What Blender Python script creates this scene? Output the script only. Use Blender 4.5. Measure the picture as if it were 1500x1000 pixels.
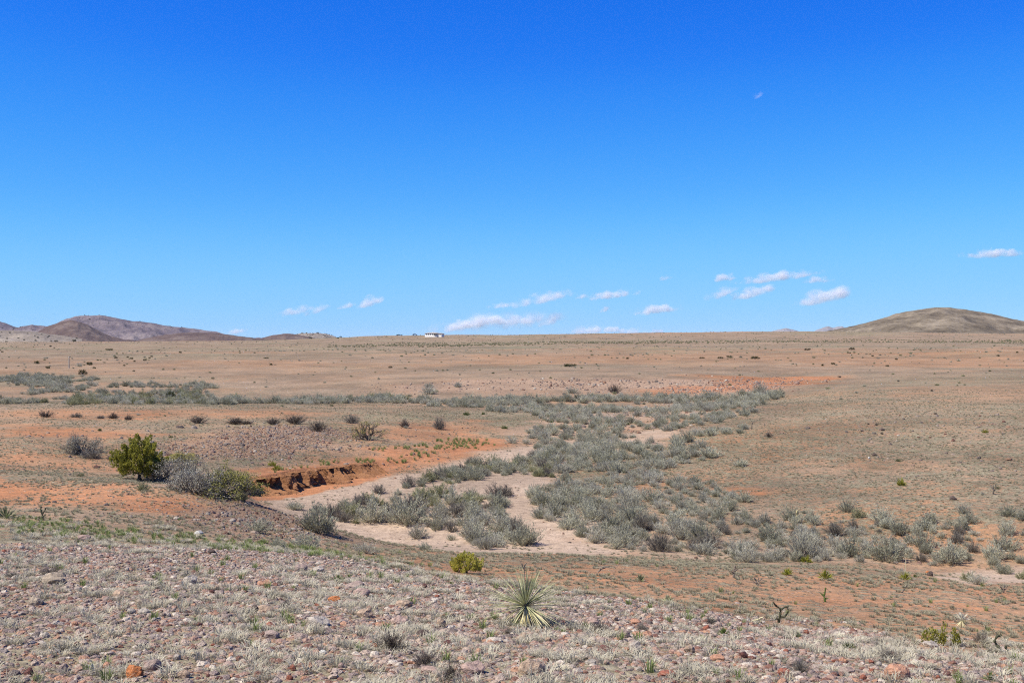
import bpy, math, random
import numpy as np
from mathutils import Vector, Matrix, Euler

R = math.radians
for o in list(bpy.data.objects):
    bpy.data.objects.remove(o)
sc = bpy.context.scene
COL = sc.collection

# ------------------------------------------------------------------ camera, sky, sun, exposure
CZ = 10.0                       # eye height above the datum (wash floor lies about 1.7)
F, PX0, PY0 = 1608.0, 750.0, 500.0
cam_d = bpy.data.cameras.new("camera")
cam = bpy.data.objects.new("camera", cam_d)
COL.objects.link(cam)
sc.camera = cam
cam.location = (0, 0, CZ)
cam.rotation_euler = (math.pi / 2, 0, 0)
cam_d.sensor_width = 36
cam_d.lens = 36 * F / 1500
cam_d.clip_start = 0.1
cam_d.clip_end = 200000

SUN_EL, SUN_AZ = 54.0, -112.0    # azimuth measured from +Y towards +X (sun on the left)
wd = bpy.data.worlds.new("World")
sc.world = wd
wd.use_nodes = True
nt = wd.node_tree
nt.nodes.clear()
sky = nt.nodes.new("ShaderNodeTexSky")
sky.sky_type = "NISHITA"
sky.sun_disc = False
sky.sun_elevation = R(SUN_EL)
sky.sun_rotation = R(SUN_AZ)
sky.altitude = 1500
sky.air_density = 1.0
sky.dust_density = 0.0
sky.ozone_density = 10.0
m1 = nt.nodes.new("ShaderNodeVectorMath"); m1.operation = "SCALE"; m1.inputs[3].default_value = 0.1
cv = nt.nodes.new("ShaderNodeRGBCurve")
m2 = nt.nodes.new("ShaderNodeVectorMath"); m2.operation = "SCALE"; m2.inputs[3].default_value = 10.0
bg = nt.nodes.new("ShaderNodeBackground"); bg.inputs[1].default_value = 0.064
wo = nt.nodes.new("ShaderNodeOutputWorld")
nt.links.new(sky.outputs[0], m1.inputs[0])
nt.links.new(m1.outputs[0], cv.inputs[1])
nt.links.new(cv.outputs[0], m2.inputs[0])
nt.links.new(m2.outputs[0], bg.inputs[0])
nt.links.new(bg.outputs[0], wo.inputs[0])
CURVES = [
    [(0, 0), (.09, .015), (.112, .034), (.153, .078), (.26, .20), (.417, .29), (.5, .33), (1, .7)],
    [(0, 0), (.194, .185), (.238, .27), (.311, .385), (.454, .56), (.576, .62), (.65, .65), (1, .9)],
    [(0, 0), (.25, .55), (.431, .87), (.5, .94), (.59, .985), (.674, 1.0), (1, 1)],
]
for ci, pts in enumerate(CURVES):
    c = cv.mapping.curves[ci]
    c.points[0].location = pts[0]
    c.points[1].location = pts[-1]
    for p in pts[1:-1]:
        c.points.new(*p)
cv.mapping.update()

sun_d = bpy.data.lights.new("sun", "SUN")
sun_d.energy = 5.0
sun_d.angle = R(0.5)
sun_d.color = (1.0, 0.94, 0.84)
sun = bpy.data.objects.new("sun", sun_d)
COL.objects.link(sun)
sdir = Vector((math.sin(R(SUN_AZ)) * math.cos(R(SUN_EL)), math.cos(R(SUN_AZ)) * math.cos(R(SUN_EL)), math.sin(R(SUN_EL))))
sun.rotation_euler = sdir.to_track_quat("Z", "Y").to_euler()
sun.location = (-40, -10, 80)

vs = sc.view_settings
vs.view_transform = "Standard"
vs.look = "None"
vs.gamma = 1
vs.exposure = 0.644
vs.use_curve_mapping = False
cy = sc.cycles
cy.max_bounces = 5
cy.diffuse_bounces = 3
cy.transparent_max_bounces = 12
cy.volume_bounces = 2
cy.use_denoising = False
sc.render.filter_size = 1.1
cy.filter_width = 1.1

HAZE = 1.5e-5
rng = np.random.default_rng(7)
random.seed(7)


# ------------------------------------------------------------------ numeric helpers
def smooth(a, b, x):
    t = np.clip((x - a) / (b - a), 0, 1)
    return t * t * (3 - 2 * t)


def _hash(ix, iy, s):
    h = (ix.astype(np.int64) * 374761393 + iy.astype(np.int64) * 668265263 + s * 2147483647) & 0xFFFFFFFF
    h = ((h ^ (h >> 13)) * 1274126177) & 0xFFFFFFFF
    h = h ^ (h >> 16)
    return (h & 0xFFFFFF) / float(0xFFFFFF)


def vnoise(x, y, s=0):
    ix, iy = np.floor(x), np.floor(y)
    fx, fy = x - ix, y - iy
    fx, fy = fx * fx * fx * (fx * (fx * 6 - 15) + 10), fy * fy * fy * (fy * (fy * 6 - 15) + 10)
    a, b = _hash(ix, iy, s), _hash(ix + 1, iy, s)
    c, d = _hash(ix, iy + 1, s), _hash(ix + 1, iy + 1, s)
    return (a + (b - a) * fx) * (1 - fy) + (c + (d - c) * fx) * fy - 0.5


def fbm(x, y, s=0, o=4):
    t, a = 0, 1.0
    for k in range(o):
        t = t + a * vnoise(x * 2 ** k + 17.3 * k, y * 2 ** k - 9.1 * k, s + k)
        a *= 0.5
    return t


# ------------------------------------------------------------------ terrain: surveyed points (picture x, picture y, distance)
CP = [
    (0, 1000, 9.5), (375, 1000, 9.2), (750, 1000, 9.0), (1125, 1000, 9.3), (1500, 1000, 10),
    (0, 900, 13), (375, 905, 13), (750, 922, 13), (1125, 940, 13), (1500, 962, 14),
    (0, 830, 18), (250, 838, 18), (450, 848, 18), (750, 868, 18), (1000, 893, 17.5), (1250, 925, 17),
    (0, 768, 26), (200, 787, 25), (400, 806, 24), (560, 826, 22.5),
    (0, 735, 36), (150, 733, 35), (300, 750, 34), (420, 775, 33), (520, 803, 31.5),
    (-150, 740, 34), (-150, 690, 52), (0, 690, 50), (150, 702, 45), (300, 716, 42), (385, 741, 40), (450, 770, 37.5), (500, 792, 36),
    (700, 852, 23), (683, 838, 25.5), (620, 812, 33), (850, 812, 33.5), (750, 810, 34), (900, 850, 24.5), (1000, 826, 33), (1050, 870, 23.5),
    (1250, 880, 23.5), (1200, 830, 33), (1400, 870, 26), (1500, 900, 23), (1380, 842, 33), (1330, 838, 33), (1500, 860, 32),
    (1700, 900, 24), (1700, 840, 36), (-200, 900, 13), (1700, 960, 14), (-200, 1000, 9.5), (1700, 1000, 10),
    # wash floor
    (430, 745, 55), (470, 735, 57.5), (520, 800, 44.8), (600, 800, 44.5), (700, 803, 44), (760, 750, 53.4), (640, 720, 60.5), (850, 805, 43.8),
    (700, 690, 70.5), (800, 700, 66), (800, 640, 95), (900, 650, 88), (930, 740, 55.5), (1000, 600, 135), (1100, 585, 155), (1000, 700, 66), (1000, 760, 51.2),
    (1440, 841, 39), (1500, 832, 40), (1300, 825, 41), (1150, 822, 41.5), (1000, 815, 42.5), (1400, 800, 43.5),
    (900, 590, 150), (740, 588, 152), (500, 582, 162), (300, 584, 156), (100, 582, 157), (0, 580, 155), (-200, 580, 152), (0, 550, 230), (120, 552, 222), (250, 560, 200), (-200, 548, 232),
    # tableland behind the cut bank
    (372, 704, 59.5), (420, 692, 63), (500, 684, 67), (600, 668, 74), (700, 655, 83), (330, 690, 61), (230, 690, 60), (120, 668, 68),
    (300, 660, 70.5), (450, 650, 76), (0, 650, 70), (300, 620, 92), (0, 612, 98), (550, 640, 84), (480, 620, 94), (300, 602, 108), (0, 600, 110), (500, 602, 112), (640, 612, 110), (640, 640, 90),
    (-200, 650, 70), (-200, 605, 105),
    # far bank and the plain
    (650, 577, 166), (800, 578, 166), (930, 577, 166), (1020, 576, 168), (640, 558, 188), (800, 556, 190), (950, 555, 193), (1050, 556, 195), (1120, 572, 172), (1150, 560, 192), (1230, 553, 205),
    (450, 570, 178), (350, 560, 200), (450, 550, 225), (250, 545, 240),
    (750, 540, 255), (1000, 540, 250), (0, 530, 330), (375, 530, 330), (750, 528, 340), (1125, 528, 320), (1500, 530, 290),
    (0, 510, 640), (375, 511, 620), (750, 510, 620), (1125, 509, 620), (1500, 511, 580),
    (0, 501, 1050), (375, 501, 1100), (560, 492, 1080), (750, 491, 1080), (1000, 488, 1100), (1200, 486, 1120), (1500, 492, 1000),
    (-200, 502, 1050), (-200, 512, 620), (-200, 530, 330), (1700, 492, 1000), (1700, 511, 580), (1700, 530, 290),
    # right-hand hillside
    (1035, 641, 87), (1112, 593, 122), (1190, 572, 150), (1250, 645, 80), (1450, 640, 76), (1250, 580, 135), (1450, 580, 126), (1250, 700, 63), (1450, 700, 58), (1250, 755, 50), (1450, 765, 46),
    (1130, 690, 66), (1130, 640, 82), (1130, 740, 54), (1250, 552, 205), (1450, 555, 180), (1700, 640, 74), (1700, 580, 122), (1700, 700, 57), (1700, 770, 46), (1700, 555, 175),
]
cp = np.array(CP, float)
cu = (cp[:, 0] - PX0) / F
ca = np.arctan(cu)
cr = cp[:, 2] * np.sqrt(1 + cu * cu)
cl = np.log(cr)
czv = CZ - (cp[:, 1] - PY0) / F * cp[:, 2]
# behind the eye and beyond the skyline
EXTRA = [(a, math.log(r), z) for a in (-.6, -.3, 0, .3, .6) for r, z in ((5, 7.75), (2200, 6.0), (3200, -6.0))]
ca = np.concatenate([ca, [e[0] for e in EXTRA]])
cl = np.concatenate([cl, [e[1] for e in EXTRA]])
czv = np.concatenate([czv, [e[2] for e in EXTRA]])


def _k(d2):
    return 0.5 * d2 * np.log(d2 + 1e-12)


n = len(ca)
K = _k((ca[:, None] - ca[None]) ** 2 + (cl[:, None] - cl[None]) ** 2) + np.eye(n) * 1e-5
Pm = np.stack([np.ones(n), ca, cl], 1)
A = np.block([[K, Pm], [Pm.T, np.zeros((3, 3))]])
# heights are fitted relative to distance so near relief is not swamped by the far plain
sol = np.linalg.solve(A, np.concatenate([(czv - CZ) / np.exp(cl), np.zeros(3)]))


def tps(a, l):
    out = np.empty(a.size)
    af, lf = a.ravel(), l.ravel()
    for i in range(0, a.size, 40000):
        s = slice(i, i + 40000)
        d2 = (af[s, None] - ca[None]) ** 2 + (lf[s, None] - cl[None]) ** 2
        out[s] = _k(d2) @ sol[:n] + sol[n] + sol[n + 1] * af[s] + sol[n + 2] * lf[s]
    return (out * np.exp(lf) + CZ).reshape(a.shape)


# lip of the cut bank in plan, with the distance at which each pixel column meets it
LIPP = [(340, 58.0), (366, 58.4), (383, 58.9), (400, 59.6), (430, 61.2), (460, 63.2), (500, 65.2), (550, 68.5), (600, 72), (650, 76.5), (700, 82), (740, 87)]
LIP = np.array([((p - PX0) / F * y, y) for p, y in LIPP])
LIPM = np.array([0.0, .8, 1, 1, 1, 1, .9, .42, .3, .2, .1, 0])
lseg = np.linalg.norm(np.diff(LIP, axis=0), axis=1)
lcum = np.concatenate([[0], np.cumsum(lseg)])
FLOOR = CZ - 8.3


def lip_sd(x, y):
    """signed distance to the lip (positive on the tableland side) and the arc position of the nearest lip point"""
    best = np.full(x.shape, 1e9); sg = np.zeros(x.shape); tt = np.zeros(x.shape)
    for i in range(len(LIP) - 1):
        p, q = LIP[i], LIP[i + 1]
        d = q - p
        L2 = d @ d
        t = np.clip(((x - p[0]) * d[0] + (y - p[1]) * d[1]) / L2, 0, 1)
        ex, ey = x - (p[0] + t * d[0]), y - (p[1] + t * d[1])
        dist = np.hypot(ex, ey)
        side = np.sign(d[0] * ey - d[1] * ex)
        u = dist < best
        best = np.where(u, dist, best); sg = np.where(u, side, sg); tt = np.where(u, lcum[i] + t * lseg[i], tt)
    return best * sg, tt


def lip_level(t):
    return np.interp(t, lcum, CZ - np.array([7.55, 7.5, 7.44, 7.4, 7.38, 7.4, 7.45, 7.55, 7.68, 7.8, 7.95, 8.1]))


A0, L0, L1 = 0.50, math.log(5.0), math.log(2600.0)
NA, NL = 620, 860
ga = np.linspace(-A0, A0, NA)
gl = np.linspace(L0, L1, NL)


def height(a, l):
    ac = np.clip(a, -0.62, 0.62)
    lc = np.clip(l, L0, math.log(3200))
    z = tps(ac, lc)
    r = np.exp(l)
    x, y = r * np.sin(a), r * np.cos(a)
    sd, t = lip_sd(x, y)
    m = np.interp(t, lcum, LIPM) * (np.abs(a) < 0.5)
    w = smooth(0.95, 0.55, sd) * smooth(-6.0, -2.5, sd) * m
    up = smooth(4.0, 0.9, np.abs(sd)) * (sd > 0.55) * m
    z = z + (lip_level(t) - z) * up
    z = z + (FLOOR - z) * w
    far = smooth(20, 70, r)
    vfar = smooth(150, 400, r)
    damp = 1 - 0.7 * np.clip(w + up, 0, 1)
    z = z + damp * (fbm(x / 1.3, y / 1.3, 3) * 0.05 + fbm(x / 7, y / 7, 5) * 0.16 * (0.35 + 0.65 * far) + fbm(x / 45, y / 45, 9) * 0.9 * vfar + fbm(x / 160, y / 160, 12) * 2.0 * vfar * smooth(1050, 700, r))
    return z


GA, GL = np.meshgrid(ga, gl)
ZG = height(GA, GL)


def zt(x, y):
    x, y = np.asarray(x, float), np.asarray(y, float)
    a, l = np.arctan2(x, y), np.log(np.hypot(x, y))
    fa = np.clip((a + A0) / (2 * A0) * (NA - 1), 0, NA - 1.001)
    fl = np.clip((l - L0) / (L1 - L0) * (NL - 1), 0, NL - 1.001)
    i, j = fa.astype(int), fl.astype(int)
    u, v = fa - i, fl - j
    return (ZG[j, i] * (1 - u) + ZG[j, i + 1] * u) * (1 - v) + (ZG[j + 1, i] * (1 - u) + ZG[j + 1, i + 1] * u) * v


def grid_sample(G, x, y):
    a, l = np.arctan2(x, y), np.log(np.hypot(x, y))
    i = np.clip(np.round((a + A0) / (2 * A0) * (NA - 1)), 0, NA - 1).astype(int)
    j = np.clip(np.round((l - L0) / (L1 - L0) * (NL - 1)), 0, NL - 1).astype(int)
    return G[j, i]


_ls = np.linspace(math.log(6), L1, 3000)


def ground(px, py):
    """first ground point met when looking towards picture position (px, py)"""
    u = (px - PX0) / F
    Y = np.exp(_ls)
    z = zt(u * Y, Y)
    ray = CZ - (py - PY0) / F * Y
    hit = np.nonzero(z >= ray)[0]
    k = hit[0] if len(hit) else int(np.argmax(z - ray))
    return float(u * Y[k]), float(Y[k]), float(z[k])


def project(x, y, z):
    return PX0 + F * x / y, PY0 - F * (z - CZ) / y


# how far up the picture the ground has already risen: a point is in view when its own row is above all nearer rows
VIS = np.maximum.accumulate((ZG - CZ) / (np.exp(GL) * np.cos(GA)), axis=0)


def in_view(x, y, z, h=0.0):
    el = (z + h - CZ) / y
    a = np.arctan2(x, y); l = np.log(np.hypot(x, y))
    i = np.clip(np.round((a + A0) / (2 * A0) * (NA - 1)), 0, NA - 1).astype(int)
    j = np.clip(np.floor((l - L0) / (L1 - L0) * (NL - 1)) - 1, 0, NL - 1).astype(int)
    return el >= VIS[j, i] - 1e-4


# ------------------------------------------------------------------ ground cover, as polygons on the land
def poly_mask(pts, soft, seed, rough=1.0, ga_=None, gl_=None):
    q = []
    for p in pts:
        if len(p) == 3:
            q.append((math.atan((p[0] - PX0) / F), math.log(p[2] * math.hypot(1, (p[0] - PX0) / F))))
        else:
            x, y, z = ground(*p)
            q.append((math.atan2(x, y), math.log(math.hypot(x, y))))
    q = np.array(q)
    a_ = GA if ga_ is None else ga_
    l_ = GL if gl_ is None else gl_
    inside = np.zeros(a_.shape, bool)
    dist = np.full(a_.shape, 1e9)
    m = len(q)
    for i in range(m):
        (x1, y1), (x2, y2) = q[i], q[(i + 1) % m]
        if y1 != y2:
            c = ((y1 > l_) != (y2 > l_)) & (a_ < (x2 - x1) * (l_ - y1) / (y2 - y1) + x1)
            inside ^= c
        dx, dy = x2 - x1, y2 - y1
        t = np.clip(((a_ - x1) * dx + (l_ - y1) * dy) / (dx * dx + dy * dy + 1e-12), 0, 1)
        dist = np.minimum(dist, np.hypot(a_ - x1 - t * dx, l_ - y1 - t * dy))
    sd = np.where(inside, dist, -dist)
    return smooth(-soft, soft, sd + rough * soft * 1.6 * fbm(a_ * 26, l_ * 26, seed))


def lay(base, val, mask):
    return base + (val - base) * mask


XG, YG = np.exp(GL) * np.sin(GA), np.exp(GL) * np.cos(GA)
RG = np.exp(GL)
wob = fbm(XG / 9, YG / 9, 21) * smooth(400, 100, RG) + fbm(XG / 60, YG / 60, 22) * 0.8 + fbm(XG / 220, YG / 130, 23) * smooth(150, 350, RG)
tint = fbm(XG / 35, YG / 35, 24) + fbm(XG / 160, YG / 100, 25)
red = np.full(GA.shape, 0.36) + wob * 0.45
grass = np.full(GA.shape, 0.50) + tint * .22
sand = np.zeros(GA.shape)
green = np.clip(tint * .5, 0, .35)
stony = np.full(GA.shape, 0.25)
FORE = [(-200, 752), (0, 762), (120, 776), (250, 791), (420, 805), (560, 824), (700, 851), (850, 872), (1000, 890), (1150, 908), (1300, 933), (1500, 966), (1720, 985), (1720, 1000, 5.2), (-200, 1000, 5.2)]
BENCH = [(-200, 690), (0, 692), (150, 703), (250, 716), (330, 730), (430, 772), (500, 797), (620, 808), (900, 812), (1200, 830), (1500, 858), (1720, 860), (1720, 985), (1500, 966), (1300, 933), (1000, 890), (700, 851), (560, 824), (250, 791), (0, 762), (-200, 752)]
HILLR = [(1030, 642), (1110, 594), (1230, 556), (1500, 550), (1700, 550), (1700, 790), (1500, 780), (1250, 780), (1100, 760), (1000, 700)]
m_fore = poly_mask(FORE, .085, 31, 1.3)
m_bench = poly_mask(BENCH, .04, 32)
m_hill = poly_mask(HILLR, .05, 33)
red = lay(red, 0.45 + wob * 0.35, m_hill); grass = lay(grass, 0.62, m_hill)
for pts, rv, gv, so in (
    ([(0, 600), (260, 603), (420, 600), (500, 606), (420, 612), (250, 610), (0, 612)], .75, .35, .03),
    ([(0, 622), (180, 628), (260, 636), (150, 645), (0, 640)], .85, .25, .03),
    ([(0, 668), (170, 672), (200, 690), (0, 684)], .8, .3, .03),
    ([(380, 685), (470, 668), (560, 655), (700, 640), (760, 652), (700, 668), (500, 688), (380, 705)], .95, .15, .02),
    ([(560, 625), (700, 615), (730, 632), (640, 650), (540, 648)], .8, .3, .03),
    ([(220, 528), (470, 527), (470, 536), (230, 537)], .55, .4, .07),
    ([(0, 524), (140, 526), (140, 533), (0, 532)], .5, .45, .06),
    ([(650, 522), (860, 519), (1100, 517), (1130, 527), (900, 533), (660, 535)], .6, .4, .08),
    ([(1150, 523), (1400, 521), (1600, 524), (1600, 541), (1400, 541), (1150, 533)], .62, .38, .08),
    ([(1000, 549), (1230, 552), (1180, 560), (1000, 557)], .8, .3, .03),
    ([(1330, 570), (1600, 565), (1600, 582), (1400, 588)], .52, .45, .07),
    ([(1150, 683), (1350, 678), (1360, 690), (1170, 694)], .5, .45, .03),
    ([(1040, 712), (1120, 714), (1110, 724), (1040, 722)], .9, .1, .02),
    ([(930, 690), (950, 680), (960, 720), (930, 735), (905, 725)], .7, .2, .02),
):
    m = poly_mask(pts, so, 40 + int(pts[0][0]) % 17)
    red, grass = lay(red, rv, m), lay(grass, gv, m)
red = lay(red, 0.16, poly_mask([(-200, 497), (700, 494), (1100, 490), (1700, 492), (1700, 508), (1100, 503), (700, 508), (300, 516), (-200, 520)], .12, 61)) 
green = lay(green, .35, poly_mask([(-200, 503), (350, 503), (640, 500), (640, 506), (350, 513), (-200, 516)], .06, 62))
red = lay(red, .74, m_bench); grass = lay(grass, .5, m_bench)
grass = lay(grass, .62, poly_mask([(560, 806), (1000, 818), (1200, 831), (1330, 842), (1330, 850), (1150, 842), (900, 826), (560, 818)], .04, 63))
mo = poly_mask([(-100, 696), (0, 698), (150, 708), (270, 728), (340, 752), (360, 768), (250, 758), (100, 746), (0, 742), (-100, 742)], .03, 67)
red = lay(red, .92, mo); grass = lay(grass, .40, mo)
red = lay(red, .35, poly_mask([(0, 742), (200, 750), (330, 765), (430, 786), (500, 803), (420, 806), (250, 791), (120, 776), (0, 762)], .03, 64))
grass = lay(grass, .7, poly_mask([(0, 690), (150, 701), (330, 722), (350, 730), (150, 712), (0, 700)], .02, 65))
red = lay(red, .45, m_fore); grass = lay(grass, .72, m_fore); stony = lay(stony, .8, m_fore)
green = lay(green, .7, poly_mask([(0, 755), (120, 768), (260, 783), (420, 800), (560, 818), (560, 828), (400, 812), (200, 795), (0, 778)], .02, 66))
SAND = [(375, 742, 56), (400, 733, 58.3), (445, 721, 61), (506, 708), (560, 702), (600, 692), (690, 668), (780, 652), (880, 640), (990, 628), (960, 652), (880, 668), (800, 695), (815, 730), (870, 768), (905, 803), (880, 803, 41), (700, 812, 39), (500, 797, 41), (420, 765, 48)]
m_sand = poly_mask(SAND, .02, 71, .7)
sand = lay(sand, 1, m_sand); grass = lay(grass, .06, m_sand); red = lay(red, .5, m_sand); stony = lay(stony, .2, m_sand)
m = poly_mask([(1372, 846), (1400, 836), (1440, 832), (1520, 825), (1600, 825), (1600, 845), (1500, 852), (1420, 856)], .02, 72, .7)
sand = lay(sand, 1, m); grass = lay(grass, .05, m)
m = poly_mask([(870, 800), (1000, 812), (1150, 822), (1330, 828), (1330, 815), (1150, 805), (1000, 790), (900, 780)], .04, 73)
sand = lay(sand, .45, m)
m = poly_mask([(940, 645), (1000, 615), (1040, 600), (1010, 590), (900, 600), (850, 612), (790, 628), (760, 645)], .04, 74)
sand = lay(sand, .55, m); grass = lay(grass, .2, m)
BANK2 = [(560, 577), (640, 576), (800, 575), (930, 574), (1020, 574), (1110, 576), (1140, 566), (1060, 556), (950, 556), (800, 556), (640, 558), (560, 566)]
m = poly_mask(BANK2, .03, 75)
sand = lay(sand, .5, m); stony = lay(stony, 1, m); red = lay(red, .6, m); grass = lay(grass, .25, m)
m = poly_mask([(935, 580), (1010, 577), (1100, 571), (1170, 563), (1235, 557), (1220, 550), (1140, 551), (1090, 555), (1040, 564), (950, 571)], .02, 76)
red = lay(red, 1.25, m); sand = lay(sand, .1, m); grass = lay(grass, .1, m)
m = poly_mask([(150, 555), (260, 558), (400, 556), (470, 565), (500, 575), (300, 565), (250, 562)], .03, 77)
sand = lay(sand, .4, m)
STONE1 = [(240, 660), (300, 640), (330, 630), (420, 624), (520, 634), (500, 658), (400, 672), (300, 672)]
STONE2 = [(270, 760), (300, 738), (370, 728), (420, 752), (490, 793), (430, 800), (330, 785)]
for st in (STONE1, STONE2):
    m = poly_mask(st, .03, 78)
    stony = lay(stony, 1, m); grass = lay(grass, .35, m); red = lay(red, .55, m)
# the red earth on and below the cut bank
sdl, tl = lip_sd(XG, YG)
m = smooth(-2.2, -1.2, sdl + fbm(XG / .8, YG / .8, 80) * .5) * smooth(1.6, 0.4, sdl) * np.interp(tl, lcum, LIPM) * (RG < 120)
red = lay(red, 1.35, np.clip(m * 1.3, 0, 1)); sand = lay(sand, 0, np.clip(m * 1.6, 0, 1)); grass = lay(grass, .04, m)
red, grass, sand, green, stony = [np.clip(v, 0, 1.5) for v in (red, grass, sand, green, stony)]


# ------------------------------------------------------------------ materials
def nodes(name):
    m = bpy.data.materials.new(name)
    m.use_nodes = True
    t = m.node_tree
    t.nodes.clear()
    return m, t


ALB = (0.735, 0.735, 0.66)            # every colour below is given as it looks in full sun; this brings it to its real reflectance


class T:
    """small shorthand for wiring shader nodes"""
    def __init__(s, t):
        s.t = t

    def n(s, typ, **kw):
        nd = s.t.nodes.new(typ)
        for k, v in kw.items():
            setattr(nd, k, v)
        return nd

    def l(s, a, b):
        s.t.links.new(a, b)

    def noise(s, vec, scale, detail=3, rough=.55):
        nd = s.n("ShaderNodeTexNoise")
        nd.inputs["Scale"].default_value = scale
        nd.inputs["Detail"].default_value = detail
        nd.inputs["Roughness"].default_value = rough
        if vec is not None:
            s.l(vec, nd.inputs["Vector"])
        return nd.outputs["Fac"]

    def math(s, op, a, b=None, clamp=False):
        nd = s.n("ShaderNodeMath", operation=op, use_clamp=clamp)
        for i, v in enumerate((a, b)):
            if v is None:
                continue
            if isinstance(v, (int, float)):
                nd.inputs[i].default_value = v
            else:
                s.l(v, nd.inputs[i])
        return nd.outputs[0]

    def maprange(s, v, a, b, c=0., d=1.):
        nd = s.n("ShaderNodeMapRange", interpolation_type="SMOOTHSTEP")
        s.l(v, nd.inputs[0])
        for i, q in enumerate((a, b, c, d)):
            if isinstance(q, (int, float)):
                nd.inputs[i + 1].default_value = q
            else:
                s.l(q, nd.inputs[i + 1])
        return nd.outputs[0]

    def mix(s, f, a, b, mode="MIX"):
        nd = s.n("ShaderNodeMix", data_type="RGBA", blend_type=mode)
        for sock, v in ((nd.inputs[0], f), (nd.inputs[6], a), (nd.inputs[7], b)):
            if isinstance(v, (int, float)):
                sock.default_value = v
            elif isinstance(v, tuple):
                sock.default_value = (*v[:3], 1)
            else:
                s.l(v, sock)
        return nd.outputs[2]

    def ramp(s, v, stops, interp="LINEAR"):
        nd = s.n("ShaderNodeValToRGB")
        nd.color_ramp.interpolation = interp
        e = nd.color_ramp.elements
        while len(e) < len(stops):
            e.new(.5)
        for el, (p, c) in zip(e, stops):
            el.position = p
            el.color = (*c[:3], 1)
        s.l(v, nd.inputs[0])
        return nd.outputs[0]

    def surface(s, col, rough=.9, bump=None, bstr=.3, bdist=.02, transl=0.0, spec=.15):
        p = s.n("ShaderNodeBsdfPrincipled")
        if isinstance(col, tuple):
            col = tuple(c_ * q_ for c_, q_ in zip(col[:3], ALB))
        else:
            al = s.n("ShaderNodeVectorMath", operation="MULTIPLY")
            al.inputs[1].default_value = ALB
            s.l(col, al.inputs[0])
            col = al.outputs[0]
        if isinstance(col, tuple):
            p.inputs["Base Color"].default_value = (*col[:3], 1)
        else:
            s.l(col, p.inputs["Base Color"])
        p.inputs["Roughness"].default_value = rough
        p.inputs["Specular IOR Level"].default_value = spec
        if bump is not None:
            b = s.n("ShaderNodeBump")
            b.inputs["Strength"].default_value = bstr
            b.inputs["Distance"].default_value = bdist
            s.l(bump, b.inputs["Height"])
            s.l(b.outputs[0], p.inputs["Normal"])
        o = s.n("ShaderNodeOutputMaterial")
        if transl:
            tr = s.n("ShaderNodeBsdfTranslucent")
            if isinstance(col, tuple):
                tr.inputs[0].default_value = (*col[:3], 1)
            else:
                s.l(col, tr.inputs[0])
            mx = s.n("ShaderNodeMixShader")
            mx.inputs[0].default_value = transl
            s.l(p.outputs[0], mx.inputs[1])
            s.l(tr.outputs[0], mx.inputs[2])
            s.l(mx.outputs[0], o.inputs[0])
        else:
            s.l(p.outputs[0], o.inputs[0])
        return p


def plant_mat(name, c1, c2, scale=6, transl=.2, c3=None):
    """leaf or twig colour that wanders between c1 and c2, from plant to plant and within one"""
    m, t = nodes(name)
    k = T(t)
    oi = k.n("ShaderNodeObjectInfo")
    geo = k.n("ShaderNodeNewGeometry")
    nz = k.noise(geo.outputs["Position"], scale, 2)
    f = k.math("ADD", k.math("MULTIPLY", oi.outputs["Random"], .6), k.math("MULTIPLY", k.math("SUBTRACT", nz, .3), 1.0), True)
    stops = [(0, c1), (1, c2)] if c3 is None else [(0, c1), (.6, c2), (1, c3)]
    k.surface(k.ramp(f, stops), .75, transl=transl)
    return m


M = {}
M["sage_leaf"] = plant_mat("sage_leaf", (.29, .285, .21), (.74, .71, .57), transl=.22)
M["grey_leaf"] = plant_mat("grey_leaf", (.33, .315, .26), (.78, .74, .63), transl=.22)
M["olive_leaf"] = plant_mat("olive_leaf", (.25, .25, .14), (.54, .52, .32), transl=.22)
M["shrub_stem"] = plant_mat("shrub_stem", (.20, .165, .13), (.34, .285, .225), transl=0)
M["dark_twig"] = plant_mat("dark_twig", (.12, .095, .08), (.27, .22, .19), transl=0)
M["grey_twig"] = plant_mat("grey_twig", (.15, .13, .115), (.31, .275, .24), transl=0)
M["juniper_leaf"] = plant_mat("juniper_leaf", (.30, .29, .05), (.80, .72, .17), 9, .45)
M["juniper_far"] = plant_mat("juniper_far", (.035, .045, .012), (.09, .10, .025), 4)
M["oak_leaf"] = plant_mat("oak_leaf", (.26, .25, .07), (.58, .52, .16), 5)
M["yellow_leaf"] = plant_mat("yellow_leaf", (.24, .26, .03), (.42, .40, .06), 5)
M["green_leaf"] = plant_mat("green_leaf", (.075, .12, .025), (.2, .25, .08), 8)
M["trunk_bark"] = plant_mat("trunk_bark", (.07, .055, .045), (.16, .13, .11), 12, 0)
M["cholla_skin"] = plant_mat("cholla_skin", (.05, .052, .03), (.15, .145, .09), 12, 0)
M["yucca_green"] = plant_mat("yucca_green", (.13, .15, .08), (.84, .82, .50), 14, .15)  # wide range puts the leaves' dark sides and gaps into the colour
M["yucca_dry"] = plant_mat("yucca_dry", (.62, .50, .24), (1.0, .92, .64), 14, .15)
M["grass_dry"] = plant_mat("grass_dry", (.35, .31, .24), (.80, .735, .60), 7, .22)
M["grass_mid"] = plant_mat("grass_mid", (.30, .27, .18), (.54, .49, .36), 3, .35)
M["grass_green"] = plant_mat("grass_green", (.17, .23, .06), (.42, .47, .2), 3, .3)


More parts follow.
